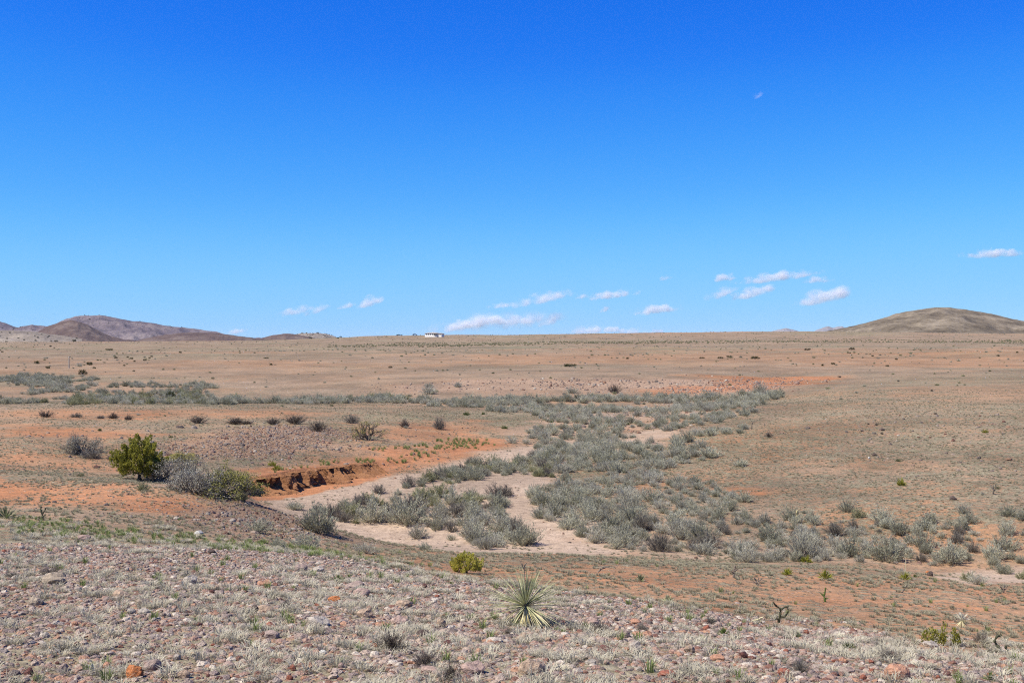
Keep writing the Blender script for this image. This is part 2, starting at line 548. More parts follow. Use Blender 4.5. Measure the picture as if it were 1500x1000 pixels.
def stone_material(name, per_instance, value=1.0):
    m, t = nodes(name)
    k = T(t)
    oi = k.n("ShaderNodeObjectInfo")
    tc = k.n("ShaderNodeTexCoord")
    if per_instance:
        base = k.ramp(oi.outputs["Random"], [(0, (.46, .295, .24)), (.14, (.34, .26, .24)), (.3, (.55, .42, .35)), (.45, (.27, .14, .11)), (.54, (.50, .39, .34)), (.68, (.52, .30, .21)), (.76, (.22, .175, .16)), (.83, (.43, .35, .31)), (.92, (.70, .60, .52))], "CONSTANT")
        nz = k.noise(tc.outputs["Object"], 3, 4)
    else:
        base = oi.outputs["Color"]
        nz = k.noise(tc.outputs["Object"], 2.2, 6, .65)
    f = k.maprange(nz, .3, .7, .68 * value, 1.25 * value)
    mul = k.n("ShaderNodeVectorMath", operation="SCALE")
    k.l(base, mul.inputs[0]); k.l(f, mul.inputs[3])
    col = mul.outputs[0]
    if not per_instance:
        sp = k.maprange(k.noise(tc.outputs["Object"], 7, 3), .6, .68)
        col = k.mix(k.math("MULTIPLY", sp, .5), col, (.42, .38, .34))
    k.surface(col, .9, nz, .55, .12)
    return m


M["stone"] = stone_material("stone_surface", False)
M["gravel"] = stone_material("gravel_surface", True)
M["rubble"] = stone_material("rubble_surface", True, .66)


def ground_material():
    m, t = nodes("desert_ground")
    k = T(t)
    geo = k.n("ShaderNodeNewGeometry")
    pos = geo.outputs["Position"]
    at = k.n("ShaderNodeAttribute", attribute_name="cover")
    at2 = k.n("ShaderNodeAttribute", attribute_name="cover2")
    sep = k.n("ShaderNodeSeparateColor")
    k.l(at.outputs["Color"], sep.inputs[0])
    sep2 = k.n("ShaderNodeSeparateColor")
    k.l(at2.outputs["Color"], sep2.inputs[0])
    red_, sand_, grass_ = sep.outputs[0], sep.outputs[1], sep.outputs[2]
    green_, stony_ = sep2.outputs[0], sep2.outputs[1]
    big = k.noise(pos, .35, 5, .6)
    mid = k.noise(pos, 2.3, 5, .65)
    fine = k.noise(pos, 14, 3, .6)
    rf = k.math("ADD", red_, k.math("MULTIPLY", k.math("SUBTRACT", k.math("ADD", k.math("MULTIPLY", big, .6), k.math("MULTIPLY", mid, .4)), .5), 1.5), True)
    soil = k.ramp(rf, [(0, (.315, .235, .172)), (.35, (.38, .262, .182)), (.7, (.43, .25, .15)), (1, (.50, .225, .115))])
    soil = k.mix(k.math("MULTIPLY", k.maprange(sand_, 0, 1), k.maprange(mid, .2, .5, .6, 1)), soil, k.mix(k.math("ADD", k.math("MULTIPLY", fine, .4), k.math("MULTIPLY", k.noise(pos, .9, 4, .6), .6), True), (.38, .28, .215), (.63, .475, .37)))
    # pebbles scattered over the soil, too small to stand alone
    vo = k.n("ShaderNodeTexVoronoi"); vo.inputs["Scale"].default_value = 9
    k.l(pos, vo.inputs["Vector"])
    sv = k.n("ShaderNodeSeparateColor"); k.l(vo.outputs["Color"], sv.inputs[0])
    peb = k.math("MULTIPLY", k.maprange(vo.outputs["Distance"], .42, .3), k.math("LESS_THAN", sv.outputs[0], k.math("MULTIPLY", stony_, .75)))
    pebc = k.ramp(sv.outputs[1], [(0, (.26, .17, .14)), (.35, (.36, .29, .27)), (.6, (.5, .4, .34)), (1, (.4, .22, .16))])
    soil = k.mix(k.math("MULTIPLY", peb, .8), soil, pebc)
    v3 = k.n("ShaderNodeTexVoronoi"); v3.inputs["Scale"].default_value = 30
    k.l(pos, v3.inputs["Vector"])
    s3 = k.n("ShaderNodeSeparateColor"); k.l(v3.outputs["Color"], s3.inputs[0])
    p3 = k.math("MULTIPLY", k.maprange(v3.outputs["Distance"], .45, .3), k.math("LESS_THAN", s3.outputs[0], k.math("MULTIPLY", stony_, .8)))
    soil = k.mix(k.math("MULTIPLY", p3, .8), soil, k.ramp(s3.outputs[1], [(0, (.33, .19, .15)), (.3, (.46, .34, .29)), (.65, (.60, .46, .38)), (1, (.52, .28, .18))]))
    # dry grass clumps, fading into a grain with distance
    g1 = k.noise(pos, 3.1, 4, .7)
    g2 = k.noise(pos, .5, 3, .6)
    gn = k.math("ADD", k.math("MULTIPLY", g1, .75), k.math("MULTIPLY", g2, .25))
    lo = k.math("SUBTRACT", .72, k.math("MULTIPLY", grass_, .42))
    gm = k.maprange(gn, lo, k.math("ADD", lo, .07))
    gcol = k.ramp(k.noise(pos, 6, 3, .7), [(.3, (.17, .15, .105)), (.5, (.29, .26, .185)), (.7, (.43, .39, .29))])
    gcol = k.mix(k.math("MULTIPLY", green_, .6), gcol, (.24, .26, .12))
    col = k.mix(k.math("MULTIPLY", gm, .85), soil, gcol)
    # sparse dark tufts
    v2 = k.n("ShaderNodeTexVoronoi"); v2.inputs["Scale"].default_value = 1.1
    k.l(pos, v2.inputs["Vector"])
    s2 = k.n("ShaderNodeSeparateColor"); k.l(v2.outputs["Color"], s2.inputs[0])
    dk = k.math("MULTIPLY", k.maprange(v2.outputs["Distance"], .2, .1), k.math("LESS_THAN", s2.outputs[0], .35))
    dk = k.math("MULTIPLY", dk, k.maprange(sand_, .5, 0))
    col = k.mix(k.math("MULTIPLY", dk, .6), col, (.15, .14, .10))
    v4 = k.n("ShaderNodeTexVoronoi"); v4.inputs["Scale"].default_value = .34
    k.l(pos, v4.inputs["Vector"])
    s4 = k.n("ShaderNodeSeparateColor"); k.l(v4.outputs["Color"], s4.inputs[0])
    d4 = k.math("MULTIPLY", k.maprange(v4.outputs["Distance"], .22, .1), k.math("LESS_THAN", s4.outputs[0], .5))
    col = k.mix(k.math("MULTIPLY", k.math("MULTIPLY", d4, .55), k.maprange(k.math("ADD", sand_, k.math("MULTIPLY", stony_, .8)), .6, .1)), col, (.17, .155, .11))
    wide = k.maprange(k.math("ADD", k.math("MULTIPLY", k.noise(pos, .13, 4, .65), .5), k.math("MULTIPLY", k.noise(pos, .032, 4, .6), .5)), .36, .62, .74, 1.08)
    wv = k.n("ShaderNodeVectorMath", operation="SCALE")
    k.l(col, wv.inputs[0]); k.l(wide, wv.inputs[3])
    col = wv.outputs[0]
    val = k.maprange(k.math("ADD", k.math("MULTIPLY", fine, .5), k.math("MULTIPLY", mid, .5)), .33, .67, .66, 1.22)
    vm = k.n("ShaderNodeVectorMath", operation="SCALE")
    k.l(col, vm.inputs[0]); k.l(val, vm.inputs[3])
    hgt = k.math("ADD", k.math("ADD", k.math("MULTIPLY", mid, .6), k.math("MULTIPLY", fine, .25)), k.math("ADD", k.math("MULTIPLY", gm, .5), k.math("ADD", k.math("MULTIPLY", peb, .3), k.math("MULTIPLY", p3, .12))))
    k.surface(vm.outputs[0], .95, hgt, .7, .12, spec=.05)
    return m


M["ground"] = ground_material()


# ------------------------------------------------------------------ mesh helpers
def mesh(name, V, Tt, mats, mi=None, sm=False, quads=False):
    V = np.asarray(V, np.float32).reshape(-1, 3)
    Tt = np.asarray(Tt, np.int32)
    per = Tt.shape[1]
    me = bpy.data.meshes.new(name)
    me.vertices.add(len(V)); me.vertices.foreach_set("co", V.ravel())
    me.loops.add(Tt.size); me.loops.foreach_set("vertex_index", Tt.ravel())
    me.polygons.add(len(Tt))
    me.polygons.foreach_set("loop_start", np.arange(0, Tt.size, per, dtype=np.int32))
    me.polygons.foreach_set("loop_total", np.full(len(Tt), per, np.int32))
    if mi is not None:
        me.polygons.foreach_set("material_index", np.asarray(mi, np.int32))
    me.polygons.foreach_set("use_smooth", np.full(len(Tt), sm, bool))
    me.update(calc_edges=True)
    for m in (mats if isinstance(mats, (list, tuple)) else [mats]):
        me.materials.append(m)
    return me


def join(parts):
    Vs, Ts, o = [], [], 0
    for V, Q in parts:
        Vs.append(np.asarray(V, float).reshape(-1, 3)); Ts.append(np.asarray(Q, int).reshape(-1, 3) + o); o += len(Vs[-1])
    return np.concatenate(Vs), np.concatenate(Ts)


def place(name, me, loc=(0, 0, 0), rz=0.0, scale=1.0, parent=None, rot=None):
    o = bpy.data.objects.new(name, me)
    COL.objects.link(o)
    o.location = loc
    o.rotation_euler = rot if rot is not None else (0, 0, rz)
    o.scale = (scale,) * 3 if isinstance(scale, (int, float)) else scale
    if parent is not None:
        o.parent = parent
    return o


def tag(o, label=None, cat=None, group=None, kind=None):
    for k_, v in (("label", label), ("category", cat), ("group", group), ("kind", kind)):
        if v:
            o[k_] = v
    return o


def tube(P, rad, sides=4):
    P = np.asarray(P, float); m = len(P)
    d = np.gradient(P, axis=0)
    d /= np.linalg.norm(d, axis=1)[:, None] + 1e-9
    ref = np.array([.31, .87, .38]) if abs(d[0][2]) > .8 else np.array([0, 0, 1.])
    u = np.cross(d, ref); u /= np.linalg.norm(u, axis=1)[:, None] + 1e-9
    v = np.cross(d, u)
    an = np.arange(sides) * 2 * math.pi / sides
    rad = np.broadcast_to(np.asarray(rad, float), (m,))
    V = P[:, None] + rad[:, None, None] * (np.cos(an)[None, :, None] * u[:, None] + np.sin(an)[None, :, None] * v[:, None])
    Q = []
    for i in range(m - 1):
        for j in range(sides):
            a, b = i * sides + j, i * sides + (j + 1) % sides
            Q += [(a, b, b + sides), (a, b + sides, a + sides)]
    for j in range(1, sides - 1):
        Q.append(((m - 1) * sides, (m - 1) * sides + j, (m - 1) * sides + j + 1))
        Q.append((0, j + 1, j))
    return V.reshape(-1, 3), np.array(Q)


def unit(v):
    return v / (np.linalg.norm(v, axis=-1, keepdims=True) + 1e-9)


def leaves(P, D, L, W, g):
    """narrow diamond leaves at P, pointing along D"""
    m = len(P)
    D = unit(D)
    s = unit(np.cross(D, g.normal(size=(m, 3))))
    L = np.broadcast_to(L, (m,))[:, None]; W = np.broadcast_to(W, (m,))[:, None]
    V = np.stack([P, P + D * L * .5 + s * W * .5, P + D * L, P + D * L * .5 - s * W * .5], 1)
    b = np.arange(m)[:, None] * 4
    Q = np.concatenate([b + [0, 1, 2], b + [0, 2, 3]])
    return V.reshape(-1, 3), Q


def ico(sub):
    t = (1 + 5 ** .5) / 2
    V = [(-1, t, 0), (1, t, 0), (-1, -t, 0), (1, -t, 0), (0, -1, t), (0, 1, t), (0, -1, -t), (0, 1, -t), (t, 0, -1), (t, 0, 1), (-t, 0, -1), (-t, 0, 1)]
    Q = [(0, 11, 5), (0, 5, 1), (0, 1, 7), (0, 7, 10), (0, 10, 11), (1, 5, 9), (5, 11, 4), (11, 10, 2), (10, 7, 6), (7, 1, 8), (3, 9, 4), (3, 4, 2), (3, 2, 6), (3, 6, 8), (3, 8, 9), (4, 9, 5), (2, 4, 11), (6, 2, 10), (8, 6, 7), (9, 8, 1)]
    V = [np.array(v, float) / np.linalg.norm(v) for v in V]
    for _ in range(sub):
        mid, nq = {}, []
        def mp(a, b):
            kk = (min(a, b), max(a, b))
            if kk not in mid:
                w = V[a] + V[b]; V.append(w / np.linalg.norm(w)); mid[kk] = len(V) - 1
            return mid[kk]
        for a, b, c in Q:
            x, y, z = mp(a, b), mp(b, c), mp(c, a)
            nq += [(a, x, z), (b, y, x), (c, z, y), (x, y, z)]
        Q = nq
    return np.array(V), np.array(Q)


def rock_shape(seed, sub=2, cuts=5, rough=.12):
    """a weathered stone: a ball cut by a few planes, then roughened; unit half-width, centred on the ground"""
    g = np.random.default_rng(seed)
    V, Q = ico(sub)
    for _ in range(cuts):
        nrm = unit(g.normal(size=3)); nrm[2] = nrm[2] * .7 + .1
        d = g.uniform(.62, .92)
        s = V @ unit(nrm)
        V = V - np.clip(s - d, 0, None)[:, None] * unit(nrm)
    V = V * (1 + rough * np.stack([fbm(V[:, 0] * 2.1 + seed, V[:, 1] * 2.1 + V[:, 2] * 1.7, seed + 1)] * 3, 1) * 1.6)
    V[:, :2] /= np.abs(V[:, :2]).max(); V[:, 2] /= np.abs(V[:, 2]).max()
    return V, Q
# ------------------------------------------------------------------ the land: one sheet out to the horizon
side = np.concatenate([np.linspace(A0, math.pi, 26)[1:]])
cols = np.concatenate([-side[::-1], ga, side])
rin = np.log(np.array([.3, 1.0, 2.0, 3.0, 4.0]))
rout = np.log(np.array([3000, 3600, 4500, 6000, 9000, 11000, 13000, 14500, 15800.]))
rows = np.concatenate([rin, gl, rout])
CA, RL = np.meshgrid(cols, rows)
ZM = np.empty(CA.shape)
c0, c1, r0, r1 = len(side), len(side) + NA, len(rin), len(rin) + NL
ZM[r0:r1, c0:c1] = ZG
mid_prof = ZG[:, NA // 2]
edgeL, edgeR = ZG[:, 0], ZG[:, -1]
for j, a in enumerate(cols):
    if c0 <= j < c1:
        continue
    w = smooth(.5, 2.4, abs(a))
    ZM[r0:r1, j] = (edgeL if a < 0 else edgeR) * (1 - w) + mid_prof * w
ZM[:r0, :] = np.linspace(8.05, 0, 5)[:, None] * 0 + np.array([8.4, 8.35, 8.22, 8.05, 7.9])[:, None] * .5 + ZM[r0, :][None, :] * .5 + .1
ZM[r1:, :] = np.minimum(ZM[r1 - 1, :][None, :], 0) * 0 + np.array([-3, -12, -25, -40, -60, -80, -100, -120, -140.])[:, None]
V = np.stack([np.exp(RL) * np.sin(CA), np.exp(RL) * np.cos(CA), ZM], -1).reshape(-1, 3)
nr, nc = CA.shape
ii, jj = np.meshgrid(np.arange(nr - 1), np.arange(nc - 1), indexing="ij")
b = (ii * nc + jj).ravel()
Q = np.stack([b, b + 1, b + nc + 1, b + nc], 1)
me = mesh("ground", V, Q, M["ground"], sm=True)


def full(Gd):
    out = np.empty(CA.shape)
    out[r0:r1, c0:c1] = Gd
    for j in range(nc):
        if not c0 <= j < c1:
            out[r0:r1, j] = Gd[:, 0 if j < c0 else -1]
    out[:r0] = out[r0]
    out[r1:] = out[r1 - 1]
    return out.ravel()


one = np.ones(nr * nc)
for nm, chs in (("cover", (red, sand, grass)), ("cover2", (green, stony, stony))):
    at = me.color_attributes.new(nm, "FLOAT_COLOR", "POINT")
    at.data.foreach_set("color", np.stack([full(c) for c in chs] + [one], 1).astype(np.float32).ravel())
tag(place("ground", me), kind="structure", label="dry desert plain of orange and grey soil crossed by a sandy wash")


# ------------------------------------------------------------------ the red cut bank along the wash
def earth_material():
    m, t = nodes("red_earth")
    k = T(t)
    pos = k.n("ShaderNodeNewGeometry").outputs["Position"]
    a, bb = k.noise(pos, 1.6, 5, .6), k.noise(pos, 9, 4, .65)
    col = k.ramp(k.math("ADD", k.math("MULTIPLY", a, .6), k.math("MULTIPLY", bb, .4)), [(.3, (.22, .10, .05)), (.5, (.34, .165, .085)), (.72, (.47, .255, .145))])
    k.surface(col, .95, k.math("ADD", a, bb), .8, .1, spec=.05)
    return m


M["earth"] = earth_material()
NS, NP = 420, 34
ts = np.linspace(lcum[1] * .2, lcum[7], NS)
lx, ly = np.interp(ts, lcum, LIP[:, 0]), np.interp(ts, lcum, LIP[:, 1])
tx, ty = np.gradient(lx), np.gradient(ly)
tn = np.hypot(tx, ty); tx, ty = tx / tn, ty / tn
nx, ny = -ty, tx                # towards the tableland
m_t = np.interp(ts, lcum, LIPM)
sharp = np.interp(ts, [0, lcum[5], lcum[6] + 1, lcum[7]], [1, 1, .6, .15])   # a cliff at the near end, a slope at the far end
edge = fbm(ts / 1.7, ts * 0, 5) * .9 + fbm(ts / .45, ts * 0, 6) * .4
V = np.zeros((NS, NP, 3))
zl = lip_level(ts)
for p in range(NP):
    v = p / (NP - 1)
    if v < .2:                  # top skin, sinking into the tableland
        w = v / .2
        off = 1.9 * (1 - w) + (.12 + .5 * edge) * w
        z = zt(lx + nx * off, ly + ny * off) * (1 - w) + (zl + .02) * w - .05 * (1 - w)
    elif v < .72:               # the face
        w = (v - .2) / .52
        gul = np.clip(fbm(ts / .45, ts * 0 + w * .6, 11) * 2.2 + .05, -.3, 1.3)
        cave = gul * (.25 + .75 * np.sin(math.pi * min(1, w * .85 + .18))) * .85 * sharp
        slump = (w ** 1.7) * (np.clip(.5 + 1.6 * fbm(ts / 1.3, ts * 0, 19), .02, 1.3) * sharp + 1.6 * (1 - sharp)) * (1 - .5 * np.clip(gul, 0, 1) * sharp)
        rough = fbm(ts / .30, ts * 0 + w * .4, 18) * .34 * sharp * (1 - .5 * w) + fbm(ts / .22, ts * 0 + w * 3.1, 13) * .20 + fbm(ts / .09, ts * 0 + w * 7, 14) * .07
        off = .12 + .5 * edge * (1 - w) + cave - slump + rough
        z = zl + (FLOOR + .12 - zl) * (w ** .9)
        z = z + fbm(ts / .3, ts * 0 + w * 4, 15) * .05
    else:                       # crumbled foot, spreading on to the sand
        w = (v - .72) / .28
        off0 = .12 - (np.clip(.5 + 1.6 * fbm(ts / 1.3, ts * 0, 19), .02, 1.3) * sharp + 1.6 * (1 - sharp)) + np.clip(fbm(ts / .75, ts * 0 + .35, 11) * 1.5 + .12, -.2, 1) * .35 * sharp
        off = off0 - w * (.35 + .2 * edge)
        z = FLOOR + .12 * (1 - w) ** 1.5 - .06 * w + fbm(ts / .25, ts * 0 + w * 2, 16) * .06 * (1 - w)
    V[:, p] = np.stack([lx + nx * off, ly + ny * off, z], 1)
ii, jj = np.meshgrid(np.arange(NS - 1), np.arange(NP - 1), indexing="ij")
b = (ii * NP + jj).ravel()
me = mesh("cut_bank", V.reshape(-1, 3), np.stack([b, b + 1, b + NP + 1, b + NP], 1), M["earth"], sm=False)
tag(place("cut_bank", me), kind="structure", label="crumbling red dirt bank cut by the wash")


# ------------------------------------------------------------------ hills and mountains
def hill_material(name, c1, c2, c3, sc_, spots=.0):
    m, t = nodes(name)
    k = T(t)
    pos = k.n("ShaderNodeNewGeometry").outputs["Position"]
    a, bb = k.noise(pos, sc_, 6, .6), k.noise(pos, sc_ * 9, 5, .7)
    f = k.math("ADD", k.math("MULTIPLY", a, .6), k.math("MULTIPLY", bb, .4))
    col = k.ramp(f, [(.38, c1), (.5, c2), (.61, c3)])
    if spots:
        vo = k.n("ShaderNodeTexVoronoi"); vo.inputs["Scale"].default_value = sc_ * 26
        k.l(pos, vo.inputs["Vector"])
        sp = k.math("MULTIPLY", k.maprange(vo.outputs["Distance"], .34, .2), k.math("GREATER_THAN", a, .42))
        col = k.mix(k.math("MULTIPLY", sp, spots), col, (.05, .052, .035))
    k.surface(col, .95, f, .6, 3 / sc_ * .05, spec=.03)
    return m


def hill(name, sil, D, wid, mat, label, seed, gully=.12, base=None, n_a=150, n_t=60):
    sil = np.array(sil, float)
    xs = np.linspace(sil[0, 0], sil[-1, 0], n_a)
    top = CZ + (PY0 - np.interp(xs, sil[:, 0], sil[:, 1])) / F * D
    ker = np.hanning(9); ker /= ker.sum()
    top = np.convolve(np.pad(top, 4, mode="edge"), ker, "valid")
    base = -30. if base is None else base
    X = (xs - PX0) / F * D
    tt_ = np.linspace(-1, 1, n_t)
    XX, TT = np.meshgrid(X, tt_, indexing="ij")
    H = (top - base)[:, None]
    prof = np.where(TT < 0, 1 - np.abs(TT) ** 1.35, 1 - np.abs(TT) ** 1.6)
    span = H.max()
    rid = np.abs(fbm(XX / (span * 1.1), TT * wid / (span * 2.2), seed, 5))
    zz = base + H * prof - span * gully * rid * 5.5 * np.abs(TT) ** .6 * (1 - np.abs(TT))
    zz += fbm(XX / (span * .22), TT * wid / (span * .22), seed + 5, 4) * span * .02
    V = np.stack([XX * (1 + TT * wid / D), D + TT * wid, zz], -1).reshape(-1, 3)
    i2, j2 = np.meshgrid(np.arange(n_a - 1), np.arange(n_t - 1), indexing="ij")
    b2 = (i2 * n_t + j2).ravel()
    me_ = mesh(name, V, np.stack([b2, b2 + n_t, b2 + n_t + 1, b2 + 1], 1), mat, sm=True)
    o_ = place(name, me_)
    tag(o_, kind="structure", label=label)
    return V.reshape(n_a, n_t, 3)


hm_purple = hill_material("haze_tint_slope", (.09, .072, .095), (.18, .142, .165), (.30, .245, .25), .006, .7)  # part own purple-brown, part distance haze mixed into the colour
hm_dark = hill_material("dark_hill_slope", (.095, .064, .062), (.145, .10, .092), (.22, .168, .15), .012, .25)
hm_pale = hill_material("pale_hill_slope", (.19, .155, .135), (.29, .24, .205), (.40, .335, .285), .012, .8)
hm_near = hill_material("near_hill_slope", (.10, .08, .062), (.205, .165, .125), (.34, .28, .22), .02, .15)
hm_blue = hill_material("haze_tint_far_slope", (.2, .19, .21), (.3, .28, .31), (.36, .34, .37), .003)  # most of the far fade to blue haze is painted into this colour
HILLS = []
HILLS.append(hill("mountain", [(20, 494), (60, 486), (85, 471), (105, 464), (118, 461.5), (150, 461), (165, 463), (185, 465.5), (200, 469), (225, 472), (250, 477), (270, 479), (300, 483), (340, 489), (375, 494), (420, 500)], 4600, 900, hm_purple, "broad purple-brown mountain with a rounded top dotted with trees", 3, .2))
HILLS.append(hill("hill", [(15, 500), (40, 491), (58, 484), (75, 475), (90, 469.5), (104, 467.5), (115, 470), (130, 476), (150, 486), (165, 492), (180, 496), (205, 500)], 3000, 420, hm_dark, "dark brown cone-shaped hill before the broad mountain", 8, .12))
HILLS.append(hill("mountain", [(-520, 501), (-380, 488), (-260, 468), (-120, 455), (-40, 462), (0, 470), (14, 474), (25, 479), (50, 487), (80, 496)], 5200, 800, hm_purple, "dark slope at the picture's left edge, cut off by the frame", 13, .2))
HILLS.append(hill("hill", [(-140, 502), (-60, 492), (-10, 485), (20, 481), (32, 476.5), (48, 475), (64, 475), (74, 479), (95, 488), (120, 496)], 3900, 500, hm_purple, "low dark hill with small trees left of the cone-shaped hill", 18, .15))
HILLS.append(hill("hill", [(-420, 502), (-200, 490), (-60, 484), (0, 483), (25, 484), (50, 485), (80, 489), (120, 496)], 2600, 500, hm_pale, "pale tree-dotted foothill below the dark hills on the left", 23, .1))
HILLS.append(hill("hill", [(195, 500), (215, 495), (240, 490), (265, 487.5), (290, 486.5), (310, 487), (330, 489.5), (355, 492.5), (380, 495.5), (412, 500)], 3000, 420, hm_dark, "long low dark brown hill right of the broad mountain", 28, .1))
HILLS.append(hill("hill", [(365, 500), (385, 494), (400, 490), (416, 488), (430, 489), (450, 492), (480, 499)], 3200, 380, hm_dark, "small brown rise in the gap right of the dark hills", 33, .1))
HILLS.append(hill("hill", [(415, 497), (430, 490), (442, 487.5), (465, 487), (478, 488.5), (490, 492), (505, 498)], 4800, 500, hm_pale, "small pale tree-dotted hill at the end of the left range", 38, .1))
HILLS.append(hill("hill", [(1130, 497), (1180, 488), (1220, 482), (1260, 474), (1300, 463), (1325, 456.5), (1345, 453), (1370, 450.5), (1390, 450), (1410, 452), (1440, 457), (1470, 463), (1500, 469), (1550, 477), (1620, 487), (1720, 497)], 1650, 460, hm_near, "large smooth brown hill rising from the plain on the right", 43, .10, base=-8, n_a=240, n_t=90))
HILLS.append(hill("mountain", [(1118, 490), (1130, 485), (1140, 482), (1152, 480), (1160, 481.5), (1170, 485), (1180, 490)], 9000, 800, hm_blue, "faint blue far mountain on the horizon, the left of two", 48, .1, base=0))
HILLS.append(hill("mountain", [(1185, 490), (1195, 483), (1206, 479), (1213, 477.5), (1220, 480), (1226, 478), (1233, 477.5), (1240, 480), (1252, 490)], 9000, 800, hm_blue, "faint blue double-peaked mountain beside the large brown hill", 53, .1, base=0))


# ------------------------------------------------------------------ scatter (stuff nobody could count) through geometry nodes
def variants(name, meshes):
    c = bpy.data.collections.new(name)
    for i, me_ in enumerate(meshes):
        c.objects.link(bpy.data.objects.new(f"{name}.{i:03d}", me_))
    return c


def scatter(name, P, rz, scl, idx, coll, label, tilt=.12):
    n_ = len(P)
    me_ = bpy.data.meshes.new(name)
    me_.vertices.add(n_)
    me_.vertices.foreach_set("co", np.asarray(P, np.float32).ravel())
    rot = np.stack([rng.uniform(-tilt, tilt, n_), rng.uniform(-tilt, tilt, n_), rz], 1).astype(np.float32)
    me_.attributes.new("turn", "FLOAT_VECTOR", "POINT").data.foreach_set("vector", rot.ravel())
    scl = np.asarray(scl, np.float32)
    if scl.ndim == 1:
        scl = np.stack([scl] * 3, 1)
    me_.attributes.new("size", "FLOAT_VECTOR", "POINT").data.foreach_set("vector", scl.ravel())
    me_.attributes.new("pick", "INT", "POINT").data.foreach_set("value", np.asarray(idx, np.int32))
    me_.update()
    o_ = place(name, me_)
    g = bpy.data.node_groups.new(name, "GeometryNodeTree")
    g.interface.new_socket("Geometry", in_out="INPUT", socket_type="NodeSocketGeometry")
    g.interface.new_socket("Geometry", in_out="OUTPUT", socket_type="NodeSocketGeometry")
    gi, go = g.nodes.new("NodeGroupInput"), g.nodes.new("NodeGroupOutput")
    iop = g.nodes.new("GeometryNodeInstanceOnPoints")
    ci = g.nodes.new("GeometryNodeCollectionInfo")
    ci.inputs[0].default_value = coll
    ci.inputs[1].default_value = True
    ci.inputs[2].default_value = True

    def att(nm, typ):
        a = g.nodes.new("GeometryNodeInputNamedAttribute")
        a.data_type = typ
        a.inputs[0].default_value = nm
        return a.outputs[0]
    e2r = g.nodes.new("FunctionNodeEulerToRotation")
    g.links.new(gi.outputs[0], iop.inputs["Points"])
    g.links.new(ci.outputs[0], iop.inputs["Instance"])
    iop.inputs["Pick Instance"].default_value = True
    g.links.new(att("pick", "INT"), iop.inputs["Instance Index"])
    g.links.new(att("turn", "FLOAT_VECTOR"), e2r.inputs[0])
    g.links.new(e2r.outputs[0], iop.inputs["Rotation"])
    g.links.new(att("size", "FLOAT_VECTOR"), iop.inputs["Scale"])
    g.links.new(iop.outputs[0], go.inputs[0])
    md = o_.modifiers.new("scatter", "NODES")
    md.node_group = g
    tag(o_, kind="stuff", label=label)
    return o_


def tuft(seed, blades, rad, hgt, mat, lean=.9, wid=.005, curl=.5):
    g = np.random.default_rng(seed)
    r_ = rad * .35 * np.sqrt(g.random(blades)); an = g.uniform(0, 2 * math.pi, blades)
    B = np.stack([r_ * np.cos(an), r_ * np.sin(an), np.full(blades, -.01)], 1)
    an2 = an + g.normal(0, .7, blades)
    h = hgt * g.uniform(.45, 1.1, blades)
    out = rad * g.uniform(.2, 1, blades) * lean
    d = np.stack([np.cos(an2), np.sin(an2), np.zeros(blades)], 1)
    Mi = B + d * (out * .4)[:, None]; Mi[:, 2] += h * .7
    Ti = B + d * out[:, None] + g.normal(0, rad * .15, (blades, 3)); Ti[:, 2] = h * (1 - curl * g.random(blades))
    s = unit(np.cross(d, [0, 0, 1.])) * wid * .5
    VV = np.stack([B - s, B + s, Mi + s * .8, Mi - s * .8, Ti], 1).reshape(-1, 3)
    b_ = np.arange(blades)[:, None] * 5
    QQ = np.concatenate([b_ + [0, 1, 2], b_ + [0, 2, 3], b_ + [3, 2, 4]])
    return mesh(f"grass_blades", VV, QQ, mat)


def sample_land(lo, hi, dens, seed, amax=.475):
    """random ground points between distances lo and hi at dens points per square metre"""
    g = np.random.default_rng(seed)
    n_ = int((hi * hi - lo * lo) * amax * dens)
    r_ = np.sqrt(g.uniform(lo * lo, hi * hi, n_)); a_ = g.uniform(-amax, amax, n_)
    x, y = r_ * np.sin(a_), r_ * np.cos(a_)
    return x, y, zt(x, y), g


gv = [tuft(100 + i, 70, .15, .075, M["grass_dry"], wid=.006) for i in range(4)] + [tuft(110 + i, 48, .10, .105, M["grass_dry"], wid=.005, curl=.4) for i in range(2)]
gm_ = [tuft(120 + i, 40, .18, .12, M["grass_mid"], wid=.014) for i in range(4)]
gg = [tuft(130 + i, 36, .10, .13, M["grass_green"], wid=.008, curl=.2) for i in range(3)]
c_dry, c_mid, c_green = variants("dry_tuft", gv), variants("mid_tuft", gm_), variants("green_tuft", gg)

